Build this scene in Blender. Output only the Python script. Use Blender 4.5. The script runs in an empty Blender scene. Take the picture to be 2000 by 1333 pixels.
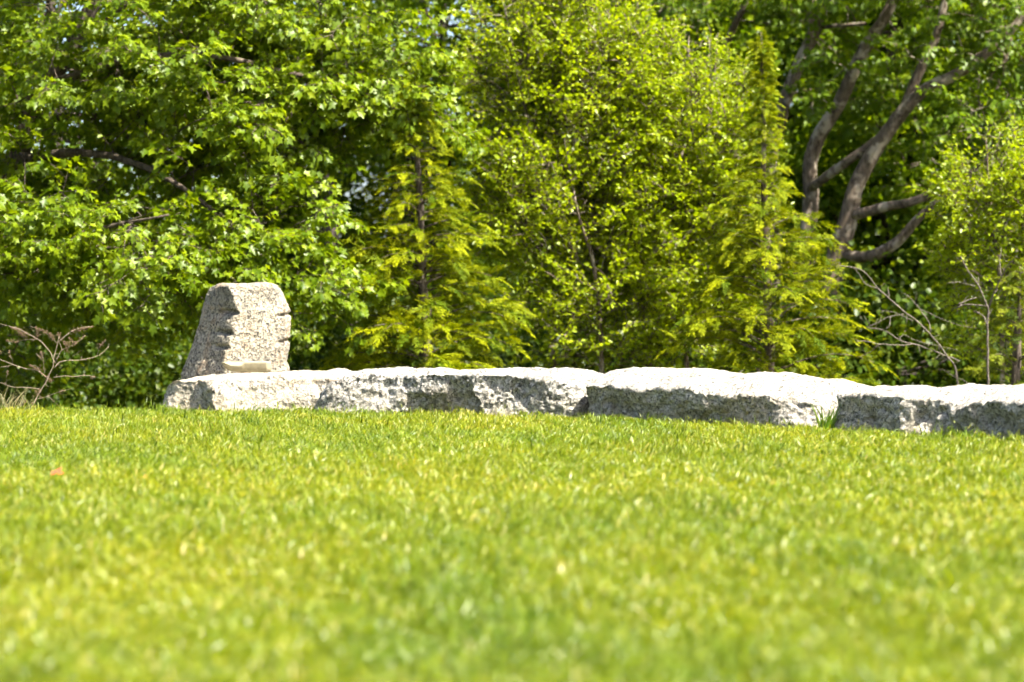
import bpy, math
import numpy as np
from mathutils import Vector, Matrix

# ------------------------------------------------------------------ camera, sky, sun, exposure
sc = bpy.context.scene
COL = sc.collection
F = 85.0 / 36.0 * 2000.0          # focal length in photo pixels (2000 px wide)
HY = 600.0                        # photo row of the horizon
CAM_H = 1.0
cd = bpy.data.cameras.new('camera')
cam = bpy.data.objects.new('camera', cd)
COL.objects.link(cam)
sc.camera = cam
cd.lens = 85.0
cd.sensor_width = 36.0
cd.clip_start = 0.1
cd.clip_end = 5000.0
cam.location = (0, 0, CAM_H)
cam.rotation_euler = (math.radians(90) - math.atan((666.5 - HY) / F), 0, 0)
cd.dof.use_dof = True
cd.dof.focus_distance = 21.3
cd.dof.aperture_fstop = 1.75

SUN_EL, SUN_AZ = math.radians(54), math.radians(53)     # azimuth: from straight towards the camera, turned to the right
sdir = Vector((math.cos(SUN_EL) * math.sin(SUN_AZ), -math.cos(SUN_EL) * math.cos(SUN_AZ), math.sin(SUN_EL)))
w = bpy.data.worlds.new('World')
sc.world = w
w.use_nodes = True
nt = w.node_tree
sky = nt.nodes.new('ShaderNodeTexSky')
sky.sky_type = 'NISHITA'
sky.sun_disc = False
sky.air_density = 0.8
sky.dust_density = 3.0
sky.ozone_density = 0.5
sky.sun_elevation = SUN_EL
sky.sun_rotation = math.atan2(sdir.x, sdir.y)
nt.links.new(sky.outputs[0], nt.nodes['Background'].inputs[0])
nt.nodes['Background'].inputs[1].default_value = 0.08
sl = bpy.data.lights.new('sun', 'SUN')
sl.energy = 5.0
sl.angle = math.radians(0.53)
sl.color = (1.0, 0.94, 0.82)
so = bpy.data.objects.new('sun', sl)
COL.objects.link(so)
so.rotation_euler = (-sdir).to_track_quat('-Z', 'Y').to_euler()
so.location = (30, -20, 40)

sc.view_settings.view_transform = 'Standard'
sc.view_settings.look = 'None'
sc.view_settings.exposure = 2.2
sc.view_settings.gamma = 1.0
sc.render.engine = 'CYCLES'
cy = sc.cycles
cy.use_denoising = True
try:
    cy.denoiser = 'OPENIMAGEDENOISE'
except Exception:
    pass
cy.use_adaptive_sampling = True
cy.adaptive_threshold = 0.04
cy.adaptive_min_samples = 12
cy.max_bounces = 5
cy.diffuse_bounces = 2
cy.glossy_bounces = 2
cy.transmission_bounces = 2
cy.transparent_max_bounces = 4
cy.sample_clamp_indirect = 6.0

rng = np.random.default_rng(7)


# ------------------------------------------------------------------ helpers
def P(px, py, d):
    """point seen at photo pixel (px, py) at distance d in front of the camera"""
    return np.array([(px - 1000.0) / F * d, d, CAM_H - (py - HY) / F * d])


def hash3(ix, iy, iz, seed):
    h = (ix.astype(np.int64) * 374761393 + iy.astype(np.int64) * 668265263 + iz.astype(np.int64) * 2147483647 + seed * 1274126177) & 0xFFFFFFFF
    h = ((h ^ (h >> 13)) * 1274126177) & 0xFFFFFFFF
    h = (h ^ (h >> 16)) & 0xFFFFFFFF
    h = (h * 2246822519) & 0xFFFFFFFF
    return ((h ^ (h >> 15)) & 0xFFFFFF) / float(0xFFFFFF)


def vnoise(p, seed=0):
    p = np.asarray(p, float)
    i = np.floor(p)
    f = p - i
    f = f * f * (3 - 2 * f)
    i = i.astype(np.int64)
    out = 0
    for dx in (0, 1):
        wx = f[..., 0] if dx else 1 - f[..., 0]
        for dy in (0, 1):
            wy = f[..., 1] if dy else 1 - f[..., 1]
            for dz in (0, 1):
                wz = f[..., 2] if dz else 1 - f[..., 2]
                out = out + wx * wy * wz * hash3(i[..., 0] + dx, i[..., 1] + dy, i[..., 2] + dz, seed)
    return out * 2 - 1


def fbm(p, octaves=4, seed=0):
    p = np.asarray(p, float)
    a, s, tot = 1.0, 0.0, 0.0
    for o in range(octaves):
        s = s + a * vnoise(p * (2.03 ** o) + 17.3 * o, seed + o)
        tot += a
        a *= 0.5
    return s / tot


def ridged(p, octaves=3, seed=0):
    p = np.asarray(p, float)
    a, s, tot = 1.0, 0.0, 0.0
    for o in range(octaves):
        s = s + a * (1 - 2 * np.abs(vnoise(p * (2.1 ** o) + 9.1 * o, seed + o)))
        tot += a
        a *= 0.5
    return s / tot


def mesh_tris(name, v, t, attrs=None, smooth=False):
    v = np.ascontiguousarray(v, dtype=np.float32)
    t = np.ascontiguousarray(t, dtype=np.int32)
    me = bpy.data.meshes.new(name)
    me.vertices.add(len(v))
    me.vertices.foreach_set('co', v.ravel())
    me.loops.add(t.size)
    me.loops.foreach_set('vertex_index', t.ravel())
    k = t.shape[1]
    me.polygons.add(len(t))
    me.polygons.foreach_set('loop_start', np.arange(0, t.size, k, dtype=np.int32))
    me.polygons.foreach_set('loop_total', np.full(len(t), k, dtype=np.int32))
    if smooth:
        me.polygons.foreach_set('use_smooth', np.ones(len(t), dtype=bool))
    me.update(calc_edges=True)
    if attrs:
        for n, a in attrs.items():
            at = me.attributes.new(n, 'FLOAT', 'POINT')
            at.data.foreach_set('value', np.ascontiguousarray(a, dtype=np.float32))
    me.validate()
    return me


def obj(name, me, mat=None, parent=None, kind=None):
    if mat is not None and not me.materials:
        me.materials.append(mat)
    o = bpy.data.objects.new(name, me)
    COL.objects.link(o)
    if parent is not None:
        o.parent = parent
        if parent.type == 'EMPTY':
            o.matrix_parent_inverse = Matrix.Translation(-Vector(parent.location))
    if kind:
        o['kind'] = kind
    return o


def tag(o, label, cat, group=None):
    o['label'] = label
    o['category'] = cat
    if group:
        o['group'] = group
    return o


def thing(name, loc, label, cat, group=None):
    o = bpy.data.objects.new(name, None)
    COL.objects.link(o)
    o.location = Vector([float(c) for c in loc])
    o.empty_display_size = 0.2
    return tag(o, label, cat, group)


def copy_tree(o, parent=None):
    c = o.copy()
    COL.objects.link(c)
    c.parent = parent
    for ch in list(o.children):
        copy_tree(ch, c)
    return c


def tube(pts, radii, sides=6):
    """closed tapering tube along a polyline, as vertices and triangles"""
    pts = np.asarray(pts, float)
    n = len(pts)
    radii = np.broadcast_to(np.asarray(radii, float), (n,))
    tan = np.gradient(pts, axis=0)
    tan /= np.linalg.norm(tan, axis=1)[:, None] + 1e-9
    ref = np.array([0.31, 0.52, 0.79])
    if abs(tan[0] @ ref) > 0.9:
        ref = np.array([0.9, -0.3, 0.1])
    u = np.cross(tan, ref)
    u /= np.linalg.norm(u, axis=1)[:, None] + 1e-9
    v = np.cross(tan, u)
    a = np.linspace(0, 2 * math.pi, sides, endpoint=False)
    ring = pts[:, None, :] + radii[:, None, None] * (np.cos(a)[None, :, None] * u[:, None, :] + np.sin(a)[None, :, None] * v[:, None, :])
    V = ring.reshape(-1, 3)
    i = np.arange(n - 1)[:, None] * sides
    j = np.arange(sides)[None, :]
    j2 = (j + 1) % sides
    A, B, C, D = i + j, i + j2, i + sides + j2, i + sides + j
    T = np.concatenate([np.stack([A, B, C], -1).reshape(-1, 3), np.stack([A, C, D], -1).reshape(-1, 3)])
    V = np.concatenate([V, pts[:1], pts[-1:]])
    c0, c1 = n * sides, n * sides + 1
    jj = np.arange(sides)
    T = np.concatenate([T, np.stack([np.full(sides, c0), (jj + 1) % sides, jj], -1),
                        np.stack([np.full(sides, c1), (n - 1) * sides + jj, (n - 1) * sides + (jj + 1) % sides], -1)])
    return V, T


def join(parts):
    vs, ts, n = [], [], 0
    for v, t in parts:
        vs.append(v)
        ts.append(t + n)
        n += len(v)
    return np.concatenate(vs), np.concatenate(ts)


def spline(pts, step):
    """Catmull-Rom through the points, resampled at about step"""
    pts = np.asarray(pts, float)
    if len(pts) < 3:
        L = np.linalg.norm(pts[-1] - pts[0])
        k = max(2, int(L / step) + 1)
        return pts[0] + (pts[-1] - pts[0]) * np.linspace(0, 1, k)[:, None], np.linspace(0, len(pts) - 1, k)
    q = np.concatenate([[2 * pts[0] - pts[1]], pts, [2 * pts[-1] - pts[-2]]])
    out, par = [], []
    for i in range(len(pts) - 1):
        p0, p1, p2, p3 = q[i:i + 4]
        k = max(2, int(np.linalg.norm(p2 - p1) / step) + 1)
        for t in np.linspace(0, 1, k, endpoint=False):
            out.append(0.5 * (2 * p1 + (p2 - p0) * t + (2 * p0 - 5 * p1 + 4 * p2 - p3) * t * t + (3 * p1 - p0 - 3 * p2 + p3) * t ** 3))
            par.append(i + t)
    out.append(pts[-1])
    par.append(len(pts) - 1)
    return np.array(out), np.array(par)


def unit(a):
    return a / (np.linalg.norm(a, axis=-1, keepdims=True) + 1e-9)


def frames(xdir, updir):
    """rotation matrices (N,3,3) whose columns are x = xdir, z near updir"""
    x = unit(xdir)
    y = unit(np.cross(updir, x))
    z = np.cross(x, y)
    return np.stack([x, y, z], axis=-1)


def stamp(tv, tt, R, t, s):
    """copies of a template: (N,n,3) vertices and triangles"""
    N, n = len(t), len(tv)
    V = np.einsum('nij,kj->nki', R, tv) * np.asarray(s)[:, None, None] + t[:, None, :]
    T = (tt[None] + (np.arange(N) * n)[:, None, None]).reshape(-1, 3)
    return V.reshape(-1, 3), T


# ------------------------------------------------------------------ materials
def new_mat(name):
    m = bpy.data.materials.new(name)
    m.use_nodes = True
    t = m.node_tree
    b = t.nodes['Principled BSDF']
    return m, t, b


def nn(t, typ, **kw):
    n = t.nodes.new(typ)
    for k, v in kw.items():
        setattr(n, k, v)
    return n


def ramp(t, stops, fac=None):
    r = t.nodes.new('ShaderNodeValToRGB')
    e = r.color_ramp.elements
    while len(e) < len(stops):
        e.new(0.5)
    for i, (p, c) in enumerate(stops):
        e[i].position = p
        e[i].color = (c[0], c[1], c[2], 1) if not isinstance(c, (int, float)) else (c, c, c, 1)
    if fac is not None:
        t.links.new(fac, r.inputs[0])
    return r


def mix(t, fac, a, b, mode='MIX'):
    m = t.nodes.new('ShaderNodeMix')
    m.data_type = 'RGBA'
    m.blend_type = mode
    for s, v in ((m.inputs[0], fac), (m.inputs[6], a), (m.inputs[7], b)):
        if hasattr(v, 'links') or hasattr(v, 'is_linked'):
            t.links.new(v, s)
        elif isinstance(v, (int, float)):
            s.default_value = v
        else:
            s.default_value = (v[0], v[1], v[2], 1)
    return m.outputs[2]


def noise(t, scale, detail=3, rough=0.55, vec=None, dist=0.0):
    n = t.nodes.new('ShaderNodeTexNoise')
    n.inputs['Scale'].default_value = scale
    n.inputs['Detail'].default_value = detail
    n.inputs['Roughness'].default_value = rough
    n.inputs['Distortion'].default_value = dist
    if vec is not None:
        t.links.new(vec, n.inputs['Vector'])
    return n.outputs['Fac']


def leaf_material(name, stops, trans, trans_fac=0.35, rough=0.42, spec=0.5, tipcol=None, worldvar=0.35):
    """leaf: per-leaf colour from the 'rnd' attribute, some light coming through"""
    m, t, b = new_mat(name)
    at = nn(t, 'ShaderNodeAttribute', attribute_name='rnd')
    r = ramp(t, stops, at.outputs['Fac'])
    col = r.outputs[0]
    tcol = mix(t, 1.0, col, trans, 'MULTIPLY')
    if tipcol is not None:
        ta = nn(t, 'ShaderNodeAttribute', attribute_name='tip')
        col = mix(t, ta.outputs['Fac'], col, tipcol)
        tcol = mix(t, ta.outputs['Fac'], tcol, tipcol)
    t.links.new(col, b.inputs['Base Color'])
    b.inputs['Roughness'].default_value = rough
    b.inputs['Specular IOR Level'].default_value = spec
    tr = nn(t, 'ShaderNodeBsdfTranslucent')
    t.links.new(tcol, tr.inputs['Color'])
    ms = nn(t, 'ShaderNodeMixShader')
    ms.inputs[0].default_value = trans_fac
    t.links.new(b.outputs[0], ms.inputs[1])
    t.links.new(tr.outputs[0], ms.inputs[2])
    t.links.new(ms.outputs[0], t.nodes['Material Output'].inputs[0])
    return m


def bark_material(name, dark, light, scale=6.0, stretch=0.25, lichen=None):
    m, t, b = new_mat(name)
    geo = nn(t, 'ShaderNodeNewGeometry')
    mp = nn(t, 'ShaderNodeMapping')
    mp.inputs['Scale'].default_value = (1, 1, stretch)
    t.links.new(geo.outputs['Position'], mp.inputs[0])
    n1 = noise(t, scale * 3, 5, 0.65, mp.outputs[0], 0.5)
    col = ramp(t, [(0.32, dark), (0.68, light)], n1).outputs[0]
    if lichen is not None:
        n2 = noise(t, scale * 0.7, 3, 0.6, geo.outputs['Position'])
        f = ramp(t, [(0.52, 0.0), (0.62, 0.8)], n2).outputs[0]
        col = mix(t, f, col, lichen)
    t.links.new(col, b.inputs['Base Color'])
    b.inputs['Roughness'].default_value = 0.9
    b.inputs['Specular IOR Level'].default_value = 0.2
    bp = nn(t, 'ShaderNodeBump')
    bp.inputs['Strength'].default_value = 0.9
    bp.inputs['Distance'].default_value = 0.03
    t.links.new(n1, bp.inputs['Height'])
    t.links.new(bp.outputs[0], b.inputs['Normal'])
    return m


def granite(name, pale, mid, dark, warm, warm_amt=0.5, speck=0.5, lichen=0.4, grain=1.0):
    """weathered granite: pale feldspar, grey quartz, dark mica specks, tan rust stains, crusty lichen"""
    m, t, b = new_mat(name)
    geo = nn(t, 'ShaderNodeNewGeometry')
    pos = geo.outputs['Position']
    big = noise(t, 3.0, 4, 0.6, pos)
    base = ramp(t, [(0.35, mid), (0.6, pale)], big).outputs[0]
    # tan stains
    wn = noise(t, 4.2, 4, 0.65, pos, 0.6)
    wf = ramp(t, [(0.5, 0.0), (0.66, warm_amt)], wn).outputs[0]
    base = mix(t, wf, base, warm)
    # crystals
    vo = nn(t, 'ShaderNodeTexVoronoi', feature='F1')
    vo.inputs['Scale'].default_value = 50.0 * grain
    t.links.new(pos, vo.inputs['Vector'])
    cell = nn(t, 'ShaderNodeSeparateColor')
    t.links.new(vo.outputs['Color'], cell.inputs[0])
    cr = ramp(t, [(0.0, 0.35), (0.4, 0.85), (1.0, 1.15)], cell.outputs[0]).outputs[0]
    base = mix(t, 0.8, base, cr, 'MULTIPLY')
    sp = ramp(t, [(0.75 - 0.22 * speck, 0.0), (0.85 - 0.22 * speck, 0.9)], cell.outputs[1]).outputs[0]
    dn = noise(t, 55.0 * grain, 3, 0.7, pos)
    df = ramp(t, [(0.47, 0.0), (0.53, 1.0)], dn).outputs[0]
    spf = mix(t, 1.0, sp, df, 'MULTIPLY')
    base = mix(t, spf, base, dark)
    fine = noise(t, 38.0 * grain, 4, 0.75, pos)
    ff = ramp(t, [(0.55, 0.0), (0.61, 0.7 * speck + 0.3)], fine).outputs[0]
    base = mix(t, ff, base, dark)
    # dark crusty lichen patches broken into dots
    ln = noise(t, 5.0, 3, 0.6, pos)
    lf = ramp(t, [(0.5, 0.0), (0.62, 1.0)], ln).outputs[0]
    ld = noise(t, 30.0, 3, 0.7, pos)
    ldf = ramp(t, [(0.5, 0.0), (0.56, lichen)], ld).outputs[0]
    lm = mix(t, 1.0, lf, ldf, 'MULTIPLY')
    base = mix(t, lm, base, (0.07, 0.068, 0.058))
    # algae grown on the foot of the stone
    sepz = nn(t, 'ShaderNodeSeparateXYZ')
    t.links.new(pos, sepz.inputs[0])
    zr = ramp(t, [(0.02, 1.0), (0.30, 0.0)], sepz.outputs[2]).outputs[0]
    an = noise(t, 7.0, 4, 0.65, pos)
    af = ramp(t, [(0.4, 0.0), (0.62, 0.7)], an).outputs[0]
    am = mix(t, 1.0, zr, af, 'MULTIPLY')
    base = mix(t, am, base, (0.19, 0.165, 0.095))
    t.links.new(base, b.inputs['Base Color'])
    b.inputs['Roughness'].default_value = 0.85
    b.inputs['Specular IOR Level'].default_value = 0.3
    h1 = noise(t, 45.0 * grain, 5, 0.75, pos)
    h2 = mix(t, 0.35, h1, vo.outputs['Distance'])
    bp = nn(t, 'ShaderNodeBump')
    bp.inputs['Strength'].default_value = 1.0
    bp.inputs['Distance'].default_value = 0.018
    t.links.new(h2, bp.inputs['Height'])
    t.links.new(bp.outputs[0], b.inputs['Normal'])
    return m


def plain(name, c, rough=0.85, var=0.3, scale=25.0):
    m, t, b = new_mat(name)
    geo = nn(t, 'ShaderNodeNewGeometry')
    n = noise(t, scale, 4, 0.6, geo.outputs['Position'])
    r = ramp(t, [(0.3, [x * (1 - var) for x in c]), (0.7, [min(1, x * (1 + var)) for x in c])], n)
    t.links.new(r.outputs[0], b.inputs['Base Color'])
    b.inputs['Roughness'].default_value = rough
    b.inputs['Specular IOR Level'].default_value = 0.25
    return m


# ------------------------------------------------------------------ terrain, lawn
WPX = np.array([-700., 308, 620, 930, 1130, 1400, 1600, 1840, 2000, 2300])
WY = np.array([810., 809, 814, 820, 825, 837, 845, 859, 870, 894])      # photo row of the foot of the wall
WD = F * CAM_H / (WY - HY)
WX = (WPX - 1000) / F * WD
WXe = np.concatenate([[-60], WX, [9, 60]])
WDe = np.concatenate([[22.0], WD, [11.5, -40]])


def wall_y(x):
    return np.interp(x, WXe, WDe)


def terrain_h(x, y):
    s = y - wall_y(x) - 0.55
    drop = -2.3 * np.clip(s / 8.0, 0, 1) ** 1.0
    drop = np.where(s > 0, drop - 0.05, 0.0)
    far = np.clip((s - 8) / 60.0, 0, 1)
    return drop + np.where(s > 2, 0.25 * vnoise(np.stack([x * 0.15, y * 0.15, 0 * x], -1), 5), 0) - far * 0.6


def grid_mesh(name, xs, ys, zf):
    X, Y = np.meshgrid(xs, ys)
    Z = zf(X, Y)
    v = np.stack([X, Y, Z], -1).reshape(-1, 3)
    nx, ny = len(xs), len(ys)
    i = (np.arange(ny - 1)[:, None] * nx + np.arange(nx - 1)[None, :]).reshape(-1)
    q = np.stack([i, i + 1, i + nx + 1, i + nx], -1)
    return mesh_tris(name, v, q, smooth=True)


def warp_axis(lo, hi, n_in, ext, n_out):
    mid = np.linspace(lo, hi, n_in)
    g = np.geomspace(1, ext, n_out)
    return np.concatenate([(lo - (g - 1))[::-1][:-1], mid, (hi + (g - 1))[1:]])


mg, t, b = new_mat('forest_floor')
geo = nn(t, 'ShaderNodeNewGeometry')
n1 = noise(t, 0.6, 5, 0.65, geo.outputs['Position'])
n2 = noise(t, 9.0, 4, 0.7, geo.outputs['Position'])
c1 = ramp(t, [(0.3, (0.035, 0.026, 0.014)), (0.7, (0.10, 0.075, 0.04))], n2).outputs[0]
c2 = ramp(t, [(0.3, (0.03, 0.05, 0.01)), (0.7, (0.07, 0.10, 0.02))], n2).outputs[0]
t.links.new(mix(t, ramp(t, [(0.4, 0.0), (0.6, 1.0)], n1).outputs[0], c1, c2), b.inputs['Base Color'])
b.inputs['Roughness'].default_value = 1.0
gx = warp_axis(-30, 30, 121, 1500, 14)
gy = warp_axis(-8, 75, 167, 1800, 14)
ground = obj('ground', grid_mesh('ground', gx, gy, lambda X, Y: terrain_h(X, Y) - 0.03), mg, kind='structure')

ml, t, b = new_mat('lawn_soil')
geo = nn(t, 'ShaderNodeNewGeometry')
n2 = noise(t, 14.0, 4, 0.7, geo.outputs['Position'])
t.links.new(ramp(t, [(0.3, (0.035, 0.045, 0.008)), (0.7, (0.10, 0.12, 0.02))], n2).outputs[0], b.inputs['Base Color'])
b.inputs['Roughness'].default_value = 1.0


def lawn_z(X, Y):
    p = np.stack([X * 0.55, Y * 0.55, 0 * X], -1)
    return -0.006 + 0.010 * vnoise(p, 11) + 0.004 * vnoise(p * 3, 12)


lx = np.linspace(-12, 12, 97)
lv = np.linspace(0, 1, 121)
LX, LV = np.meshgrid(lx, lv)
LY = -6 + (np.minimum(wall_y(LX), 23.3) + 0.35 + 6) * LV
LZ = lawn_z(LX, LY)
nx = len(lx)
i = (np.arange(len(lv) - 1)[:, None] * nx + np.arange(nx - 1)[None, :]).reshape(-1)
lawn = obj('lawn', mesh_tris('lawn', np.stack([LX, LY, LZ], -1).reshape(-1, 3), np.stack([i, i + 1, i + nx + 1, i + nx], -1), smooth=True), ml, kind='structure')


# ------------------------------------------------------------------ the dry laid granite wall
def wall_pt(px):
    d = F * CAM_H / (np.interp(px, WPX, WY) - HY)
    # smooth position along the wall line
    return (px - 1000) / F * d, d


def grid_normals(V):
    du = np.gradient(V, axis=0)
    dv = np.gradient(V, axis=1)
    n = np.cross(du, dv)
    return unit(n)


def wall_stone(name, rows, mat, seed, depth=0.75, top_back=0.06, rough=1.0, cap=0.10, lip_jit=0.012):
    """rows: (px, row of the crest, row of the front lip, proud at lip, at mid height, at foot) in photo pixels and metres"""
    rows = np.array(rows, float)
    px0, px1 = rows[0, 0], rows[-1, 0]
    xa, ya = wall_pt(np.array([px0]))
    xb, yb = wall_pt(np.array([px1]))
    L = float(np.hypot(xb - xa, yb - ya)[0])
    nu = int(L / 0.011)
    NF, NT, NB = 46, 44, 14
    px = np.linspace(px0, px1, nu)
    s = np.concatenate([np.linspace(0, 1, NF, endpoint=False), 1 + np.linspace(0, 1, NT, endpoint=False), 2 + np.linspace(0, 1, NB)])
    PX, S = np.meshgrid(px, s, indexing='ij')
    # jagged facet borders: look the table up at a shifted place
    jit = 26 * fbm(np.stack([PX / 60, S * 3.2, 0 * S + seed], -1), 3, seed) + 8 * vnoise(np.stack([PX / 12, S * 9, 0 * S], -1), seed + 3)
    fade = np.clip(np.minimum(PX - px0, px1 - PX) / 40, 0, 1)
    PJ = np.clip(PX + jit * fade, px0, px1)
    g1 = np.interp(PJ, rows[:, 0], rows[:, 3])
    g2 = np.interp(PJ, rows[:, 0], rows[:, 4])
    g3 = np.interp(PJ, rows[:, 0], rows[:, 5])
    bx, by = wall_pt(PX)
    tx = np.gradient(bx, axis=0)
    ty = np.gradient(by, axis=0)
    k = np.ones(25) / 25
    for arr in (tx, ty):
        for c in range(1):
            sm = np.convolve(np.pad(arr[:, 0], 12, mode='edge'), k, mode='valid')
            arr[:] = sm[:, None]
    ln = np.hypot(tx, ty)
    nxn, nyn = ty / ln, -tx / ln              # outward, towards the lawn
    ytop = np.interp(PX, rows[:, 0], rows[:, 1])
    yl = np.interp(PX + 0.6 * jit * fade, rows[:, 0], rows[:, 2])
    yl = yl + (7 * fbm(np.stack([PX / 45, 0 * S, 0 * S + seed], -1), 3, seed + 91) + 5 * fbm(np.stack([PX / 17, S, 0 * S], -1), 3, seed + 92)) * fade
    ridge = 0.42
    z_lip = CAM_H - (yl - HY) * (by - g1) / F
    z_top = CAM_H - (ytop - HY) * (by + ridge) / F
    z_top += 0.012 * fbm(np.stack([PX / 25, 0 * S, 0 * S + seed], -1), 3, seed + 8)
    zb = -0.14
    fv = np.clip(S, 0, 1)
    zf = zb + (z_lip - zb) * fv
    hrel = np.clip((zf) / np.maximum(z_lip, 0.05), -0.5, 1)
    gf = np.where(hrel < 0.5, g3 + (g2 - g3) * np.clip(hrel / 0.5, -0.6, 1), g2 + (g1 - g2) * np.clip((hrel - 0.5) / 0.5, 0, 1))
    tv = np.clip(S - 1, 0, 1)
    # top: rises quickly from the lip to the crest, then falls a little to the back
    gt = g1 + (-depth - g1) * tv
    dd = (tv * (depth + g1)) / np.maximum(ridge + g1, 0.05)
    up = np.where(dd < 1, z_lip + (z_top - z_lip) * (1 - (1 - np.clip(dd, 0, 1)) ** 1.6), z_top - top_back * (dd - 1))
    bv = np.clip(S - 2, 0, 1)
    z_back = z_top - top_back * (depth + g1) / np.maximum(ridge + g1, 0.05) + top_back
    G = np.where(S < 1, gf, np.where(S < 2, gt, -depth - 0.03 * np.sin(bv * 3.14)))
    Z = np.where(S < 1, zf, np.where(S < 2, up, z_back + (zb - z_back) * bv))
    V = np.stack([bx + nxn * G, by + nyn * G, Z], -1)
    n = -grid_normals(V)
    ctr = V.mean(axis=(0, 1))
    if np.mean(np.einsum('ijk,ijk->ij', n, V - ctr)) < 0:
        n = -n
    rg = np.where(S < 1, 1.0, np.where(S < 2, 0.55, 0.8)) * rough
    disp = rg * (0.05 * np.where(S < 1, 1.0, 0.3) * vnoise(V * [2.6, 2.6, 4.0], seed + 77) + 0.032 * fbm(V * 5.0, 4, seed) + 0.020 * ridged(V * 10.0, 4, seed + 20) + 0.012 * fbm(V * 38.0, 2, seed + 40))
    V = V + n * disp[..., None]
    # rounded ends: extra rings that draw in to the middle of the end section
    rings = [V[i] for i in range(len(V))]

    def endcap(ring, axis):
        c = ring.mean(axis=0)
        out = []
        for a in (0.35, 0.7, 1.0, 1.25, 1.42, 1.54):
            sc_ = max(0.02, math.cos(a))
            r = c + (ring - c) * sc_ + axis * cap * math.sin(a)
            r = r + 0.02 * np.stack([fbm(r * 7 + q, 3, seed + 60 + q) for q in range(3)], -1)
            out.append(r)
        return out
    ax0 = unit((V[0] - V[3]).mean(axis=0) * [1, 1, 0])
    ax1 = unit((V[-1] - V[-4]).mean(axis=0) * [1, 1, 0])
    rings = endcap(V[0], ax0)[::-1] + rings + endcap(V[-1], ax1)
    R = np.array(rings)
    nr, ns = R.shape[:2]
    vv = R.reshape(-1, 3)
    i = np.arange(nr - 1)[:, None] * ns
    j = np.arange(ns)[None, :]
    j2 = (j + 1) % ns
    q = np.stack([i + j, i + ns + j, i + ns + j2, i + j2], -1).reshape(-1, 4)
    T = np.concatenate([q[:, [0, 1, 2]], q[:, [0, 2, 3]]])
    a0, a1 = len(vv), len(vv) + 1
    vv = np.concatenate([vv, R[0].mean(axis=0)[None], R[-1].mean(axis=0)[None]])
    jj = np.arange(ns)
    T = np.concatenate([T, np.stack([np.full(ns, a0), jj, (jj + 1) % ns], -1),
                        np.stack([np.full(ns, a1), (nr - 1) * ns + (jj + 1) % ns, (nr - 1) * ns + jj], -1)])
    me = mesh_tris(name, vv, T, smooth=True)
    return obj(name, me, mat)


G_cream = granite('granite_cream', (0.42, 0.375, 0.30), (0.33, 0.30, 0.25), (0.06, 0.055, 0.048), (0.40, 0.29, 0.17), 0.55, 0.15, 0.1)
G_grey = granite('granite_lichened', (0.39, 0.37, 0.33), (0.26, 0.25, 0.222), (0.045, 0.045, 0.04), (0.34, 0.26, 0.16), 0.35, 0.55, 0.95)
G_white = granite('granite_white', (0.41, 0.38, 0.33), (0.31, 0.285, 0.245), (0.05, 0.05, 0.042), (0.36, 0.28, 0.18), 0.4, 0.45, 0.3)
G_buff = granite('granite_buff', (0.33, 0.29, 0.22), (0.235, 0.21, 0.162), (0.035, 0.032, 0.03), (0.38, 0.24, 0.13), 0.55, 0.55, 0.1, 1.0)

# px, crest row, lip row, proud at lip / mid / foot
st = wall_stone('wall_stone', [
    (312, 762, 768, -0.12, -0.06, 0.0), (322, 748, 756, -0.08, -0.03, 0.02), (345, 737, 748, -0.03, 0.0, 0.03), (390, 732, 746, 0.00, 0.02, 0.03),
    (398, 731, 745, -0.01, 0.00, 0.01), (406, 731, 745, 0.04, 0.05, 0.07), (432, 729, 742, 0.07, 0.16, 0.24), (448, 728, 741, 0.05, 0.15, 0.24),
    (520, 725, 738, 0.0, 0.06, 0.13), (590, 724, 738, -0.07, -0.02, 0.03), (625, 723, 740, -0.10, -0.06, 0.0), (668, 724, 746, -0.12, -0.08, -0.02)], G_cream, 3, rough=0.75, cap=0.07)
tag(st, 'cream granite block of the wall carrying the upright stone, at the wall end', 'stone', 'granite wall stones')
st = wall_stone('wall_stone', [
    (622, 772, 786, -0.03, 0.03, 0.07), (640, 750, 764, 0.00, 0.06, 0.12), (658, 733, 749, 0.02, 0.09, 0.16), (680, 720, 734, 0.03, 0.09, 0.13),
    (740, 717, 736, 0.01, 0.06, 0.10), (790, 719, 738, -0.02, 0.02, 0.04), (800, 720, 735, 0.02, -0.03, -0.02),
    (860, 722, 734, 0.05, 0.00, -0.01), (925, 722, 735, 0.07, 0.01, 0.00), (935, 721, 737, 0.05, 0.10, 0.07),
    (1000, 722, 737, 0.03, 0.06, 0.05), (1060, 721, 740, 0.00, 0.02, 0.05), (1100, 721, 748, -0.02, 0.00, 0.03), (1116, 723, 753, -0.05, -0.02, 0.01)], G_grey, 11, rough=1.25, cap=0.08)
tag(st, 'grey white lichen spotted granite block with humped end, next to the cream block', 'stone', 'granite wall stones')
st = wall_stone('wall_stone', [
    (1146, 723, 757, 0.02, -0.03, -0.04), (1162, 721, 757, 0.10, 0.03, 0.02), (1185, 720, 757, 0.09, 0.06, 0.03),
    (1190, 720, 755, 0.10, 0.02, 0.01), (1240, 719, 756, 0.12, 0.05, 0.03), (1330, 721, 758, 0.12, 0.05, 0.04),
    (1385, 729, 762, 0.10, 0.09, 0.05), (1392, 731, 764, 0.10, 0.04, 0.05), (1440, 728, 770, 0.11, 0.07, 0.05),
    (1520, 734, 778, 0.10, 0.06, 0.06), (1540, 738, 784, 0.07, 0.09, 0.10), (1586, 745, 790, 0.0, 0.02, 0.05), (1602, 750, 800, -0.06, -0.03, 0.0)], G_white, 23, depth=0.9, cap=0.06)
tag(st, 'long white granite block with broad sloping top and overhanging lip', 'stone', 'granite wall stones')
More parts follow.
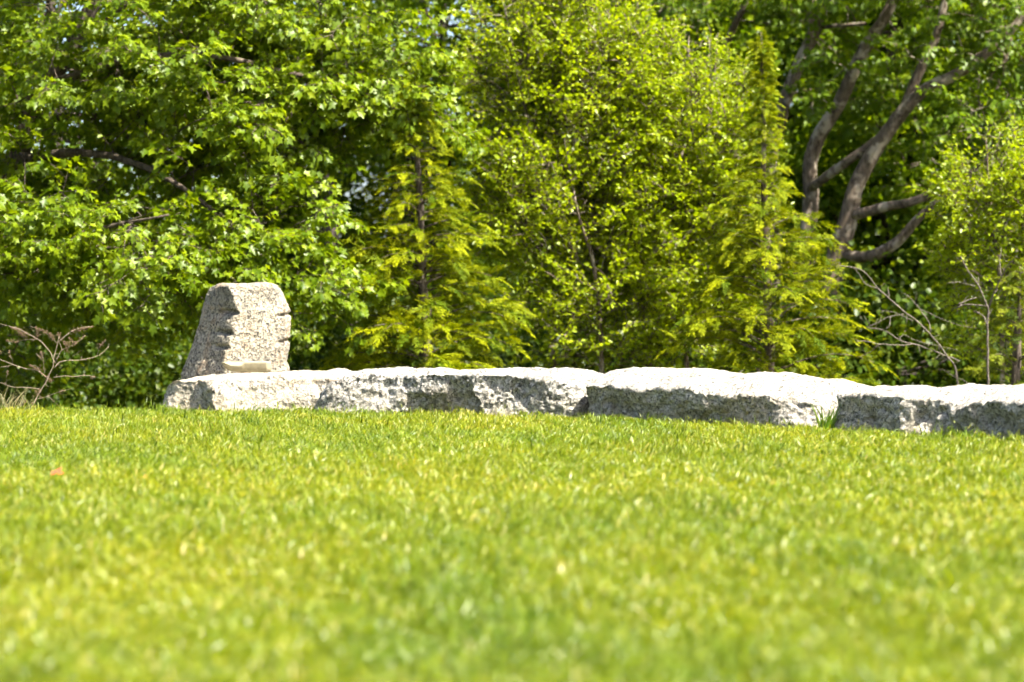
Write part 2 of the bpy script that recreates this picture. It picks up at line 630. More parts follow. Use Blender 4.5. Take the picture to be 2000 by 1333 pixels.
st = wall_stone('wall_stone', [
    (1636, 757, 778, -0.01, 0.02, 0.03), (1650, 755, 773, 0.06, 0.06, 0.06), (1710, 757, 774, 0.10, 0.07, 0.07),
    (1730, 756, 772, 0.12, 0.05, 0.05), (1795, 754, 774, 0.16, 0.16, 0.17), (1805, 753, 774, 0.15, 0.16, 0.18),
    (1870, 751, 790, 0.02, 0.02, 0.05), (1885, 751, 800, 0.03, 0.00, 0.00), (1930, 751, 786, 0.10, 0.08, 0.06),
    (1944, 751, 790, 0.07, 0.05, 0.05), (1955, 751, 788, 0.10, 0.05, 0.05), (2060, 753, 790, 0.14, 0.10, 0.08), (2150, 760, 796, 0.10, 0.08, 0.06)], G_white, 37, depth=0.85, rough=1.15, cap=0.07)
tag(st, 'white topped granite block with dark faceted front, beyond the grass tuft', 'stone', 'granite wall stones')


def standing_stone():
    d0 = 22.86
    Lr = np.array([(733, 353), (712, 362), (690, 371), (655, 383), (625, 391), (600, 396), (580, 401), (568, 406), (561, 411)], float)
    Rr = np.array([(727, 566), (708, 560), (692, 562), (678, 565), (655, 566), (640, 567), (610, 567), (598, 561), (580, 554), (565, 548), (557, 541)], float)
    Cr = np.array([(730, 440), (705, 440), (688, 441), (682, 443), (677, 448), (668, 447), (658, 449), (650, 456), (640, 452), (628, 453), (620, 459), (612, 466), (606, 463), (590, 457), (578, 455), (570, 450), (561, 446)], float)
    rows = np.linspace(561, 746, 100)[::-1]                 # bottom to top
    nseg = (34, 40, 16, 22, 16)
    V = []
    for r in rows:
        l = np.interp(r, Lr[::-1, 0], Lr[::-1, 1])
        rr = np.interp(r, Rr[::-1, 0], Rr[::-1, 1])
        c = np.interp(r, Cr[::-1, 0], Cr[::-1, 1])
        z = CAM_H - (r - HY) * (d0 + 0.2) / F
        k = (737 - r) / 176.0
        fr = -0.03 + 0.10 * k                     # the front leans back
        kp = [((l - 1000), 0.50 + 0.03 * k), ((c - 1000), fr), ((rr - 8 - 1000), fr + 0.13), ((rr - 1000), fr + 0.24), ((rr - 14 - 1000), 0.58), ((l + 22 - 1000), 0.66)]
        pts = np.array([(a / F * (d0 + b_), d0 + b_, z) for a, b_ in kp])
        ring = []
        for q in range(6):
            a, b_ = pts[q], pts[(q + 1) % 6]
            m = (nseg + (12,))[q]
            tt = np.linspace(0, 1, m, endpoint=False)[:, None]
            ring.append(a + (b_ - a) * tt)
        V.append(np.concatenate(ring))
    V = np.array(V)
    # top rings, domed and tilted to the front
    last = V[-1]
    c = last.mean(axis=0)
    tops = []
    for f, dz in ((0.97, 0.012), (0.9, 0.026), (0.8, 0.034), (0.62, 0.040), (0.4, 0.044), (0.2, 0.046), (0.03, 0.046)):
        r = c + (last - c) * f
        r[:, 2] = last[:, 2] + dz - 0.01 * (1 - f)
        tops.append(r)
    V = np.concatenate([V, np.array(tops)])
    n = grid_normals(V)
    if np.mean(np.einsum('ijk,ijk->ij', n, V - V.mean(axis=(0, 1)))) < 0:
        n = -n
    px = V[..., 0] / V[..., 1] * F + 1000
    py = HY - (V[..., 2] - CAM_H) / V[..., 1] * F
    disp = 0.020 * fbm(V * [5.0, 5.0, 4.0], 4, 71) + 0.006 * ridged(V * 14.0, 3, 72) + 0.006 * fbm(V * 45.0, 2, 73)
    front = np.clip((d0 + 0.30 - V[..., 1]) / 0.05, 0, 1)
    for (y0, xa, xb, slope, dep) in ((609, 430, 464, 0.16, 0.05), (650, 424, 452, 0.12, 0.045), (678, 418, 446, 0.14, 0.045)):
        yy = y0 + (px - (xa + xb) / 2) * slope
        m = np.clip((px - xa) / 14, 0, 1) * np.clip((xb + 4 - px) / 5, 0, 1)
        disp -= dep * np.exp(-((py - yy) / 3.6) ** 2) * m * front
    for (y0, xa, dep) in ((617, 536, 0.03), (668, 536, 0.03)):
        yy = y0 - (px - 550) * 0.22
        m = np.clip((px - xa) / 14, 0, 1)
        disp -= dep * np.exp(-((py - yy) / 3.6) ** 2) * m * np.clip((d0 + 0.46 - V[..., 1]) / 0.08, 0, 1)
    V = V + n * disp[..., None]
    nr, ns = V.shape[:2]
    vv = V.reshape(-1, 3)
    i = np.arange(nr - 1)[:, None] * ns
    j = np.arange(ns)[None, :]
    j2 = (j + 1) % ns
    q = np.stack([i + j, i + j2, i + ns + j2, i + ns + j], -1).reshape(-1, 4)
    T = np.concatenate([q[:, [0, 1, 2]], q[:, [0, 2, 3]]])
    jj = np.arange(ns)
    a0 = len(vv)
    vv = np.concatenate([vv, V[0].mean(axis=0)[None], V[-1].mean(axis=0)[None]])
    T = np.concatenate([T, np.stack([np.full(ns, a0), (jj + 1) % ns, jj], -1), np.stack([np.full(ns, a0 + 1), (nr - 1) * ns + jj, (nr - 1) * ns + (jj + 1) % ns], -1)])
    o = obj('standing_stone', mesh_tris('standing_stone', vv, T, smooth=True), G_buff)
    tag(o, 'upright tapering granite stone with drill notches standing on the wall', 'stone')


standing_stone()

# small pale slab leaning at the foot of the upright stone
mcr = plain('cream_slab', (0.25, 0.22, 0.14), 0.8, 0.12, 30)
xs = np.linspace(434, 528, 48)
sec = []
dS = 22.72
for q, x in enumerate(xs):
    front = np.interp(x, [434, 440, 446, 454, 468, 474, 477, 478.5, 522, 528], [709, 708, 711, 714, 714, 713, 711.5, 707.5, 707, 708])   # row of the front top edge
    backr = np.interp(x, [434, 478, 528], [707, 706.5, 706.5])                                                                       # row of the back top edge
    ybt = np.interp(x, [434, 440, 448, 460, 528], [712, 719, 724, 726.5, 727.5])
    deep = np.interp(x, [434, 440, 522, 528], [0.03, 0.0, 0.0, 0.07])                                                               # the right end turns back
    zt = CAM_H - (front - HY) * dS / F
    zk = CAM_H - (backr - HY) * (dS + 0.03) / F
    zb_ = CAM_H - (ybt - HY) * dS / F
    X = (x - 1000) / F * dS
    y0 = dS - 0.075 + deep
    sec.append([(X, y0 + 0.035, zb_), (X, y0 + 0.015, zb_ + 0.4 * (zt - zb_)), (X, y0 + 0.003, zb_ + 0.85 * (zt - zb_)), (X, y0, zt),
                (X, dS + 0.0 + 0.3 * deep, (zt + zk) / 2 + 0.004), (X, dS + 0.04, zk), (X, dS + 0.05, zb_)])
V = np.array(sec)
V = V + 0.002 * np.stack([fbm(V * 30 + q, 2, 90 + q) for q in range(3)], -1)
nr, ns = V.shape[:2]
vv = V.reshape(-1, 3)
i = np.arange(nr - 1)[:, None] * ns
j = np.arange(ns)[None, :]
j2 = (j + 1) % ns
q = np.stack([i + j, i + ns + j, i + ns + j2, i + j2], -1).reshape(-1, 4)
T = np.concatenate([q[:, [0, 1, 2]], q[:, [0, 2, 3]]])
caps = [[0, k_, k_ + 1] for k_ in range(1, ns - 1)] + [[(nr - 1) * ns, (nr - 1) * ns + k_ + 1, (nr - 1) * ns + k_] for k_ in range(1, ns - 1)]
T = np.concatenate([T, np.array(caps)])
o = obj('stone_slab', mesh_tris('stone_slab', vv, T), mcr)
tag(o, 'small pale cream slab with scooped edge lying against the upright stone', 'slab')


# ------------------------------------------------------------------ leaf and spray templates
def leaf_maple():
    half = [(-0.02, 0.36), (0.24, 0.22), (0.58, 0.50), (0.60, 0.19)]
    out = [(0, 0)] + half + [(1.0, 0.0)] + [(x, -y) for x, y in half[::-1]]
    v = [(0.36, 0, -0.02)] + [(x, y, 0.30 * abs(y) - 0.22 * x * x) for x, y in out]
    n = len(out)
    t_ = [(0, 1 + i_, 1 + (i_ + 1) % n) for i_ in range(n)]
    return np.array(v), np.array(t_)


def leaf_oval(wd=0.34, fold=0.25):
    v = [(0, 0, 0), (0.3, wd, fold * wd), (0.68, wd * 0.72, fold * wd * 0.6 - 0.05), (1, 0, -0.12), (0.68, -wd * 0.72, fold * wd * 0.6 - 0.05), (0.3, -wd, fold * wd)]
    return np.array(v), np.array([(0, 3, 2), (0, 2, 1), (0, 5, 4), (0, 4, 3)])


def leaf_kite():
    v = [(0, 0, 0), (0.45, 0.36, 0.10), (1, 0, -0.1), (0.45, -0.36, 0.10)]
    return np.array(v), np.array([(0, 2, 1), (0, 3, 2)])


def spray_positions(kind, r):
    """leaf bases, directions and sizes for one spray in its own frame: x outward, z up"""
    B, D, S = [], [], []
    twigs = []

    def along(p0, d0, L, nodes, size, droop, pair=True, ang=0.9):
        p = np.array(p0, float)
        d = np.array(d0, float)
        pts = [p.copy()]
        for k in range(nodes):
            d = unit(d + r.normal(0, 0.12, 3) + [0, 0, -droop])
            p = p + d * L / nodes
            pts.append(p.copy())
            side = np.cross(d, [0, 0, 1])
            side = unit(side)
            for sg in ((1, -1) if pair else ((1,) if k % 2 else (-1,))):
                a = r.normal(ang, 0.25)
                dd = unit(d * math.cos(a) + sg * side * math.sin(a) + [0, 0, r.normal(-0.05, 0.25)])
                B.append(p + dd * size * r.uniform(0.3, 0.75))
                D.append(dd)
                S.append(size * r.uniform(0.65, 1.15))
        B.append(p + d * 0.03)
        D.append(d)
        S.append(size)
        twigs.append(np.array(pts))
        return pts
    if kind == 'maple':
        ax = along((0, 0, 0), (1, 0, 0.15), 0.5, 5, 0.105, 0.05)
        for k in (1, 2, 3, 4):
            for sg in (1, -1):
                if r.random() < 0.75:
                    along(ax[k], unit(np.array([0.75, sg * 0.8, r.normal(0.05, 0.2)])), r.uniform(0.16, 0.3), 3, 0.10, 0.08)
    elif kind == 'birch':
        ax = along((0, 0, 0), (1, 0, 0), 0.55, 9, 0.066, 0.0, pair=False, ang=0.8)
        for k in (2, 4, 5, 6, 7):
            sg = 1 if r.random() < 0.5 else -1
            along(ax[k], unit(np.array([0.8, sg * 0.6, r.normal(0, 0.5)])), r.uniform(0.12, 0.26), 5, 0.062, 0.0, pair=False, ang=0.8)
    return np.array(B), np.array(D), np.array(S), twigs


def spray_template(kind, seed):
    r = np.random.default_rng(seed)
    B, D, S, tw = spray_positions(kind, r)
    n = len(B)
    if kind == 'maple':
        lv_, lt_ = leaf_maple()
        D = unit(D + np.stack([0 * S, 0 * S, -r.uniform(0.15, 0.95, n)], -1))
        up = unit(np.array([0.25, 0, 1.0]) + r.normal(0, 0.55, (n, 3)))
    else:
        lv_, lt_ = leaf_oval()
        D = unit(D + np.stack([0 * S, 0 * S, -r.uniform(0.0, 0.7, n)], -1))
        up = unit(np.array([0, 0, 0.6]) + r.normal(0, 0.7, (n, 3)))
    R = frames(D, up)
    V, T = stamp(lv_, lt_, R, B, S)
    rnd = np.repeat(r.random(n), len(lv_))
    tv, tt = join([tube(p[[0, len(p) // 2, -1]], np.array([0.005, 0.004, 0.002]), 3) for p in tw])
    return V, T, rnd, tv, tt


def frond_template(seed):
    """flat scale-leaved conifer spray, unit length along x"""
    r = np.random.default_rng(seed)
    v, t_, tip = [], [], []

    def blade(p, d, L, wd, t0, t1):
        d = unit(d)
        s_ = unit(np.cross(d, [0, 0, 1])) * wd
        k = len(v)
        zj = np.array([0, 0, r.normal(0, 0.012)])
        m = p + d * L * 0.25
        v.extend([m + s_ + zj, p + d * L, m - s_ - zj])
        t_.append((k, k + 1, k + 2))
        tip.extend([t0, t1, t0])
    n = 9
    for k in range(n):
        x = k / n
        p = np.array([x, 0, 0.10 * x - 0.30 * x * x])
        dm = np.array([1, 0, 0.1 - 0.6 * x])
        blade(p, dm, 1.7 / n, 0.024, x * 0.6, x * 0.6 + 0.15)
        if k < 1:
            continue
        for sg in (1, -1):
            L = 0.46 * (1 - 0.6 * x) * r.uniform(0.65, 1.3)
            a = r.normal(0.7, 0.14)
            d = np.array([math.cos(a), sg * math.sin(a), -0.4 * x + r.normal(-0.05, 0.2)])
            blade(p, d, L, 0.026, 0.2 + 0.5 * x, 0.75 + 0.35 * x)
            for f in (0.3, 0.6):
                for s2 in (1, -1):
                    a2 = a * sg + s2 * r.normal(0.6, 0.12)
                    blade(p + unit(d) * L * f, np.array([math.cos(a2), math.sin(a2), -0.3 * x + r.normal(-0.1, 0.2)]), L * 0.5 * (1.1 - f), 0.024, 0.35 + 0.4 * x, 0.8 + 0.3 * x)
    blade(np.array([1.0, 0, -0.2]), np.array([1, 0, -0.5]), 0.15, 0.024, 0.8, 1)
    return np.array(v), np.array(t_), np.clip(np.array(tip), 0, 1)


SPRAYS = {k: [spray_template(k, 100 + 10 * i_ + len(k)) for i_ in range(7)] for k in ('maple', 'birch')}
FRONDS = [frond_template(300 + i_) for i_ in range(5)]


def blob_points(blobs, r):
    """points in ellipsoids given in photo pixels: (px, py, rx, ry, d, rd, n)"""
    out, ctr = [], []
    for px, py, rx, ry, d, rd, n in blobs:
        c = P(px, py, d)
        q = unit(r.normal(0, 1, (n, 3))) * (r.random((n, 1)) ** (1 / 2.4))
        out.append(c + q * [rx / F * d, rd, ry / F * d])
        ctr.append(np.repeat(c[None], n, 0))
    return np.concatenate(out), np.concatenate(ctr)


def connect(limb_nodes, targets, r, sag=0.12):
    """twigs that run from the nearest wood to every spray; returns paths and their end directions"""
    cap = len(limb_nodes) + len(targets) * 8
    nodes = np.empty((cap, 3))
    nodes[:len(limb_nodes)] = limb_nodes
    cnt = len(limb_nodes)
    d0 = np.array([np.min(np.linalg.norm(limb_nodes - p, axis=1)) for p in targets])
    paths = [None] * len(targets)
    for i_ in np.argsort(d0):
        p = targets[i_]
        dist = np.linalg.norm(nodes[:cnt] - p, axis=1) + 0.35 * np.clip(nodes[:cnt, 2] - p[2] + 0.1, 0, 9)
        k = int(np.argmin(dist))
        a = nodes[k]
        L = np.linalg.norm(p - a)
        m = max(2, min(8, int(L / 0.18) + 1))
        tt = np.linspace(0, 1, m + 1)[:, None]
        mid = (a + p) / 2 + r.normal(0, 0.07, 3) * L + np.array([0, 0, sag * L])
        path = (1 - tt) ** 2 * a + 2 * tt * (1 - tt) * mid + tt ** 2 * p
        paths[i_] = path
        nodes[cnt:cnt + m] = path[1:]
        cnt += m
    return paths


def build_limbs(limbs, step=0.2):
    """limbs: (points, radii at those points); returns tubes and sample nodes"""
    tubes, nodes = [], []
    for pts, rad in limbs:
        p, par = spline(pts, step)
        rr = np.interp(par, np.arange(len(pts)), rad)
        wob = 0.3 * fbm(p * 2.2, 3, 5)
        tubes.append(tube(p + wob[:, None] * rr[:, None] * 2, rr * (1 + 0.5 * wob), 10))
        nodes.append(p)
    return tubes, np.concatenate(nodes)


def leafy_tree(name, label, cat, base, limbs, blobs, kind, lmat, bmat, seed, scale=1.0, group=None, upright=0.0, sag=0.12, limb_names=None, flat=0.6, more=1.0, thick=1.0):
    r = np.random.default_rng(seed)
    blobs = [b_[:6] + (int(b_[6] * more),) for b_ in blobs]
    root = thing(name, base, label, cat, group)
    tubes, nodes = build_limbs([(p_, np.array(r_) * thick) for p_, r_ in limbs])
    for q, tb in enumerate(tubes):
        nm = limb_names[q] if limb_names else ('trunk' if q == 0 else 'limb')
        obj(nm, mesh_tris(nm, *tb, smooth=True), bmat, root)
    tg, ctr = blob_points(blobs, r)
    paths = connect(nodes, tg, r, sag)
    tw = [tube(p, np.linspace(0.006 + 0.010 * np.linalg.norm(p[-1] - p[0]), 0.005, len(p)), 3) for p in paths]
    obj('twigs', mesh_tris('twigs', *join(tw), smooth=True), bmat, root, kind='stuff')
    end = np.array([p[-1] - p[-2] for p in paths])
    out = unit(unit(end) * [1, 1, 0.6] + 0.55 * unit(tg - ctr) * [1, 1, 0.3] + r.normal(0, 0.25, tg.shape) + np.array([0, 0, upright]))
    up = unit(np.array([0, 0, 1.0]) + r.normal(0, 0.25, tg.shape) + 0.3 * unit(tg - ctr) * (1 - flat))
    R = frames(out, up)
    which = r.integers(0, 7, len(tg))
    sc_ = scale * r.uniform(0.8, 1.25, len(tg))
    Vs, Ts, Rn, n, tws = [], [], [], 0, []
    for k in range(7):
        idx = np.where(which == k)[0]
        if not len(idx):
            continue
        lv_, lt_, rnd, tv, tt = SPRAYS[kind][k]
        V, T = stamp(lv_, lt_, R[idx], tg[idx], sc_[idx])
        Vs.append(V)
        Ts.append(T + n)
        n += len(V)
        tone = 0.5 + 0.5 * vnoise(tg[idx] * 1.1, seed)
        Rn.append(np.clip(np.tile(rnd, len(idx)) * 0.62 + np.repeat(0.18 * r.random(len(idx)) + 0.2 * tone, len(lv_)), 0, 1))
        tws.append(stamp(tv, tt, R[idx], tg[idx], sc_[idx]))
    obj('crown', mesh_tris('crown', np.concatenate(Vs), np.concatenate(Ts), {'rnd': np.concatenate(Rn)}), lmat, root, kind='stuff')
    obj('twigs', mesh_tris('twigs', *join(tws)), bmat, root, kind='stuff')
    return root


def conifer(name, label, axis, widths, lmat, bmat, seed, nbranch=150, fl=0.30, group=None, lopsided=0.0):
    """axis: points from the foot to the leader; widths: (height fraction, reach in m)"""
    r = np.random.default_rng(seed)
    root = thing(name, axis[0], label, 'conifer', group)
    rad = np.interp(np.linspace(0, 1, len(axis)), [0, 1], [0.075, 0.008])
    tubes, nodes = build_limbs([(axis, rad)], 0.1)
    obj('trunk', mesh_tris('trunk', *tubes[0], smooth=True), bmat, root)
    wf = np.array(widths)
    bt, FP, FD, FU, FS = [], [], [], [], []
    ga = 2.39996
    for k in range(nbranch):
        h = 0.03 + 0.95 * ((k + r.random()) / nbranch) ** 0.9
        p0 = nodes[min(len(nodes) - 1, int(h * len(nodes)))]
        L = np.interp(h, wf[:, 0], wf[:, 1]) * r.uniform(0.4, 1.2)
        a = k * ga + r.normal(0, 0.3)
        d = np.array([math.cos(a), math.sin(a), 0])
        rise = r.uniform(0.1, 0.9)
        s_ = np.linspace(0, 1, 9)[:, None]
        pts = p0 + d * L * s_ + np.array([0, 0, 1]) * L * (rise * s_ - (rise * 0.75) * s_ ** 2.4) + np.cross(d, [0, 0, 1]) * (r.normal(0, 0.12) * L * s_ ** 2)
        bt.append(tube(pts, np.linspace(0.006 + 0.008 * L, 0.003, 9), 4))
        nf = max(4, int(L / 0.062))
        for q in range(nf):
            f = 0.22 + 0.78 * (q + r.random()) / nf
            i_ = min(7, int(f * 8))
            p = pts[i_] + (pts[i_ + 1] - pts[i_]) * (f * 8 - i_)
            bd = unit(pts[i_ + 1] - pts[i_])
            sg = 1 if q % 2 else -1
            sd = np.cross(bd, [0, 0, 1])
            FP.append(p)
            ang = r.uniform(0.3, 1.0)
            FD.append(unit(bd * math.cos(ang) + sg * sd * math.sin(ang) + np.array([0, 0, r.normal(0.05, 0.4)])))
            FU.append(unit(np.array([0, 0, 1.0]) + r.normal(0, 0.6, 3)))
            FS.append(fl * r.uniform(0.6, 1.15) * (0.6 + 0.5 * min(1.0, L)))
        FP.append(pts[-1])
        FD.append(unit(pts[-1] - pts[-2]))
        FU.append(np.array([0, 0, 1.0]))
        FS.append(fl * 1.1 * (0.6 + 0.5 * min(1.0, L)))
    # the leader's own upright tufts
    for k in range(26):
        f = 0.86 + 0.14 * k / 26
        FP.append(nodes[min(len(nodes) - 1, int(f * len(nodes)))])
        a = k * ga
        FD.append(unit(np.array([math.cos(a) * 0.6, math.sin(a) * 0.6, 1.0])))
        FU.append(unit(np.array([-math.cos(a), -math.sin(a), 0.6])))
        FS.append(fl * r.uniform(0.35, 0.6))
    FP, FD, FU, FS = map(np.array, (FP, FD, FU, FS))
    R = frames(FD, FU)
    which = r.integers(0, 5, len(FP))
    Vs, Ts, Tp, Rn, n = [], [], [], [], 0
    for k in range(5):
        idx = np.where(which == k)[0]
        v, t_, tip = FRONDS[k]
        V, T = stamp(v, t_, R[idx], FP[idx], FS[idx])
        Vs.append(V)
        Ts.append(T + n)
        n += len(V)
        Tp.append(np.tile(tip, len(idx)) * np.repeat(np.clip(r.normal(0.6, 0.35, len(idx)), 0.05, 1.05), len(v)))
        Rn.append(np.repeat(r.random(len(idx)), len(v)))
    obj('branches', mesh_tris('branches', *join(bt), smooth=True), bmat, root, kind='stuff')
    obj('crown', mesh_tris('crown', np.concatenate(Vs), np.concatenate(Ts), {'rnd': np.concatenate(Rn), 'tip': np.concatenate(Tp)}), lmat, root, kind='stuff')
    return root


M_maple = leaf_material('maple_leaf', [(0.0, (0.045, 0.09, 0.002)), (0.5, (0.115, 0.175, 0.003)), (0.88, (0.205, 0.265, 0.005)), (0.97, (0.25, 0.27, 0.008)), (1.0, (0.28, 0.15, 0.015))], (1.5, 1.4, 0.4), 0.48, spec=0.3)
M_birch = leaf_material('birch_leaf', [(0.0, (0.13, 0.19, 0.003)), (0.5, (0.235, 0.305, 0.003)), (1.0, (0.33, 0.37, 0.008))], (1.4, 1.35, 0.35), 0.5, rough=0.36, spec=0.4)
M_gold = leaf_material('golden_conifer_leaf', [(0.0, (0.035, 0.07, 0.002)), (1.0, (0.09, 0.14, 0.003))], (1.2, 1.15, 0.5), 0.35, rough=0.6, spec=0.1, tipcol=(0.35, 0.365, 0.001))
M_gold_shade = leaf_material('shaded_golden_conifer_leaf', [(0.0, (0.03, 0.06, 0.003)), (1.0, (0.08, 0.115, 0.004))], (1.2, 1.15, 0.5), 0.3, rough=0.6, spec=0.2, tipcol=(0.24, 0.26, 0.004))  # golden cypress standing in shade: the shade is put into darker leaf colours
M_far = leaf_material('forest_leaf', [(0.0, (0.05, 0.095, 0.003)), (0.6, (0.10, 0.165, 0.004)), (1.0, (0.18, 0.24, 0.006))], (1.5, 1.4, 0.4), 0.48, spec=0.3)
M_shade_dark = leaf_material('shade_darkened_leaf', [(0.0, (0.025, 0.05, 0.003)), (0.6, (0.045, 0.08, 0.004)), (1.0, (0.10, 0.13, 0.006))], (1.5, 1.4, 0.4), 0.4, spec=0.25)  # leaf colour darkened to stand for the shade under maple and forest canopy
B_grey = bark_material('bark_grey', (0.028, 0.020, 0.013), (0.17, 0.13, 0.095), 5.0, 0.25, (0.33, 0.28, 0.22))
B_brown = bark_material('bark_brown', (0.035, 0.026, 0.018), (0.14, 0.11, 0.085), 6.0)
B_dark = bark_material('bark_dark', (0.016, 0.013, 0.011), (0.07, 0.056, 0.045), 4.0)
B_twig = bark_material('bark_twig', (0.07, 0.055, 0.045), (0.19, 0.16, 0.135), 14.0)


def gz(px, d):
    x = (px - 1000) / F * d
    return np.array([x, d, float(terrain_h(np.array(x), np.array(float(d)))) - 0.1])


# ---- big maple on the left
limbs = [([gz(-120, 31.5), P(-70, 560, 31.4), P(20, 330, 31.3), P(75, 190, 31.2), P(160, 60, 31.0), P(260, -250, 31), P(300, -560, 31)], [0.2, 0.17, 0.14, 0.12, 0.10, 0.07, 0.03]),
         ([P(-60, 640, 31.3), P(20, 575, 30.4), P(80, 520, 29.5), P(200, 450, 28.6), P(330, 420, 28.0)], [0.07, 0.055, 0.045, 0.03, 0.012]),
         ([P(30, 310, 31.2), P(180, 300, 30.2), P(330, 350, 29.5), P(480, 470, 29.2), P(610, 600, 29.3)], [0.07, 0.05, 0.035, 0.022, 0.01]),
         ([P(90, 170, 31.1), P(250, 120, 30.3), P(420, 110, 30.0), P(600, 150, 30.2), P(760, 170, 30.6), P(880, 190, 30.8)], [0.07, 0.05, 0.04, 0.03, 0.018, 0.008]),
         ([P(150, 70, 31), P(330, -30, 30.4), P(520, -60, 30.4), P(720, -20, 31)], [0.06, 0.045, 0.03, 0.012]),
         ([P(60, 230, 31.2), P(240, 230, 31.6), P(420, 230, 32), P(560, 300, 32)], [0.06, 0.04, 0.03, 0.012]),
         ([P(-70, 500, 31.3), P(-220, 380, 30.5), P(-420, 300, 30)], [0.07, 0.05, 0.015])]
blobs = [(200, 130, 330, 150, 31.0, 2.4, 190), (430, 150, 230, 190, 30.6, 1.8, 130), (120, 330, 180, 90, 30.6, 1.6, 45), (470, 300, 160, 110, 30.4, 1.6, 60),
         (120, 440, 220, 70, 28.6, 1.0, 60), (300, 520, 200, 60, 28.6, 0.9, 55), (80, 530, 120, 40, 28.6, 0.8, 22),
         (520, 430, 110, 60, 29.4, 0.8, 28), (470, 540, 100, 50, 29.0, 0.7, 20), (600, 590, 75, 70, 29.2, 0.6, 26),
         (620, 200, 120, 70, 30.4, 0.9, 42), (790, 190, 110, 45, 30.7, 0.7, 30), (850, 230, 50, 35, 30.8, 0.4, 10), (560, 20, 240, 70, 30.6, 1.2, 60), (740, 120, 80, 40, 30.6, .6, 14),
         (40, 640, 140, 60, 31.0, 0.9, 22), (150, -230, 520, 190, 31.0, 3.0, 130), (-280, 250, 260, 300, 30.6, 2.4, 110), (250, 610, 120, 40, 30, 0.6, 14)]
leafy_tree('maple_tree', 'large leafy maple spreading over the upright stone', 'tree', gz(-120, 31.5), limbs, blobs, 'maple', M_maple, B_brown, 21, more=1.25)

# ---- small leaved birch clump in the middle
limbs = [([gz(1265, 33), P(1265, 690, 33), P(1230, 500, 33), P(1180, 300, 33), P(1120, 100, 33), P(1080, -60, 33)], [0.05, 0.045, 0.04, 0.03, 0.02, 0.006]),
         ([gz(1080, 33.2), P(1080, 560, 33.2), P(1058, 400, 32.6), P(1030, 230, 32.4), P(985, 10, 32.4)], [0.05, 0.045, 0.038, 0.025, 0.006]),
         ([P(1262, 640, 33), P(1310, 420, 32.8), P(1340, 230, 32.7), P(1345, 70, 32.7)], [0.035, 0.03, 0.02, 0.005]),
         ([P(1235, 520, 33), P(1290, 300, 33.2), P(1300, 90, 33.3)], [0.03, 0.02, 0.005]),
         ([P(1310, 430, 32.8), P(1380, 260, 32.6), P(1400, 90, 32.6)], [0.025, 0.018, 0.005]),
         ([P(1060, 420, 32.7), P(1150, 200, 32.6), P(1190, 30, 32.6)], [0.025, 0.018, 0.005]),
         ([gz(1180, 32.4), P(1170, 600, 32.2), P(1130, 420, 32.0), P(1100, 260, 32)], [0.04, 0.03, 0.02, 0.005]),
         ([gz(1340, 33.2), P(1345, 600, 33.1), P(1400, 430, 33), P(1440, 300, 33)], [0.04, 0.03, 0.02, 0.005])]
blobs = [(1010, 130, 75, 170, 32.6, 0.7, 170), (1110, 120, 90, 190, 32.8, 0.8, 230), (1190, 230, 90, 190, 32.8, 0.9, 230), (1310, 260, 90, 180, 32.9, 0.9, 240), (1400, 260, 60, 140, 32.7, 0.6, 110),
         (1100, 400, 150, 160, 32.6, 1.0, 300), (1290, 450, 150, 170, 32.8, 1.0, 320), (1180, 600, 180, 130, 32.4, 1.0, 260), (1340, 620, 90, 110, 32.8, 0.8, 100), (1010, 380, 70, 110, 32.4, 0.6, 80), (1420, 420, 60, 90, 32.6, .6, 70)]
leafy_tree('birch_tree', 'tall bright birch clump with small leaves and upright leaders, midway along the wall', 'tree', gz(1265, 33), limbs, blobs, 'birch', M_birch, B_grey, 33, upright=0.75)

# ---- young birch by the right edge
limbs = [([gz(1960, 31), P(1955, 600, 31), P(1935, 420, 31), P(1925, 270, 31)], [0.035, 0.03, 0.02, 0.005]),
         ([P(1955, 600, 31), P(2000, 420, 31), P(2030, 280, 31.2)], [0.025, 0.018, 0.005])]
blobs = [(1935, 400, 60, 110, 31, 0.6, 105), (2010, 430, 70, 120, 31, 0.7, 110), (1950, 540, 90, 60, 31, 0.7, 70), (2090, 480, 80, 150, 31, .8, 80), (1985, 660, 90, 70, 31.2, 0.7, 60)]
leafy_tree('birch_sapling', 'young small leaved birch with a rounded top behind the bare twigs', 'tree', gz(1960, 31), limbs, blobs, 'birch', M_birch, B_grey, 37, upright=0.5)

# ---- golden conifers
ax = [gz(830, 30.2), P(828, 640, 30.2), P(824, 480, 30.2), P(816, 330, 30.2), P(812, 230, 30.2), P(810, 150, 30.2)]
conifer('golden_cypress', 'golden green cypress with feathery drooping sprays between maple and birch', ax, [(0, 1.1), (0.35, 1.12), (0.55, 0.92), (0.72, 0.62), (0.85, 0.32), (0.92, 0.13), (1, 0.04)], M_gold, B_brown, 51, 310, 0.27)
ax = [gz(1500, 30.4), P(1500, 640, 30.4), P(1496, 480, 30.4), P(1492, 330, 30.4), P(1490, 200, 30.4), P(1486, 65, 30.4)]
conifer('golden_cypress', 'golden cypress with a thin bare leader in front of the leaning grey trunks', ax, [(0, 1.1), (0.34, 1.12), (0.46, 1.02), (0.58, 0.8), (0.67, 0.5), (0.75, 0.24), (0.85, 0.10), (1, 0.04)], M_gold, B_grey, 57, 330, 0.27)
ax = [gz(1985, 28.8), P(1985, 700, 28.8), P(1990, 620, 28.8), P(1992, 520, 28.8)]
conifer('shaded_cypress', 'low golden cypress bush, coloured darker for the shade, behind the wall under the young birch', ax, [(0, 0.75), (0.5, 0.7), (0.8, 0.4), (1, 0.08)], M_gold_shade, B_brown, 63, 90, 0.28)

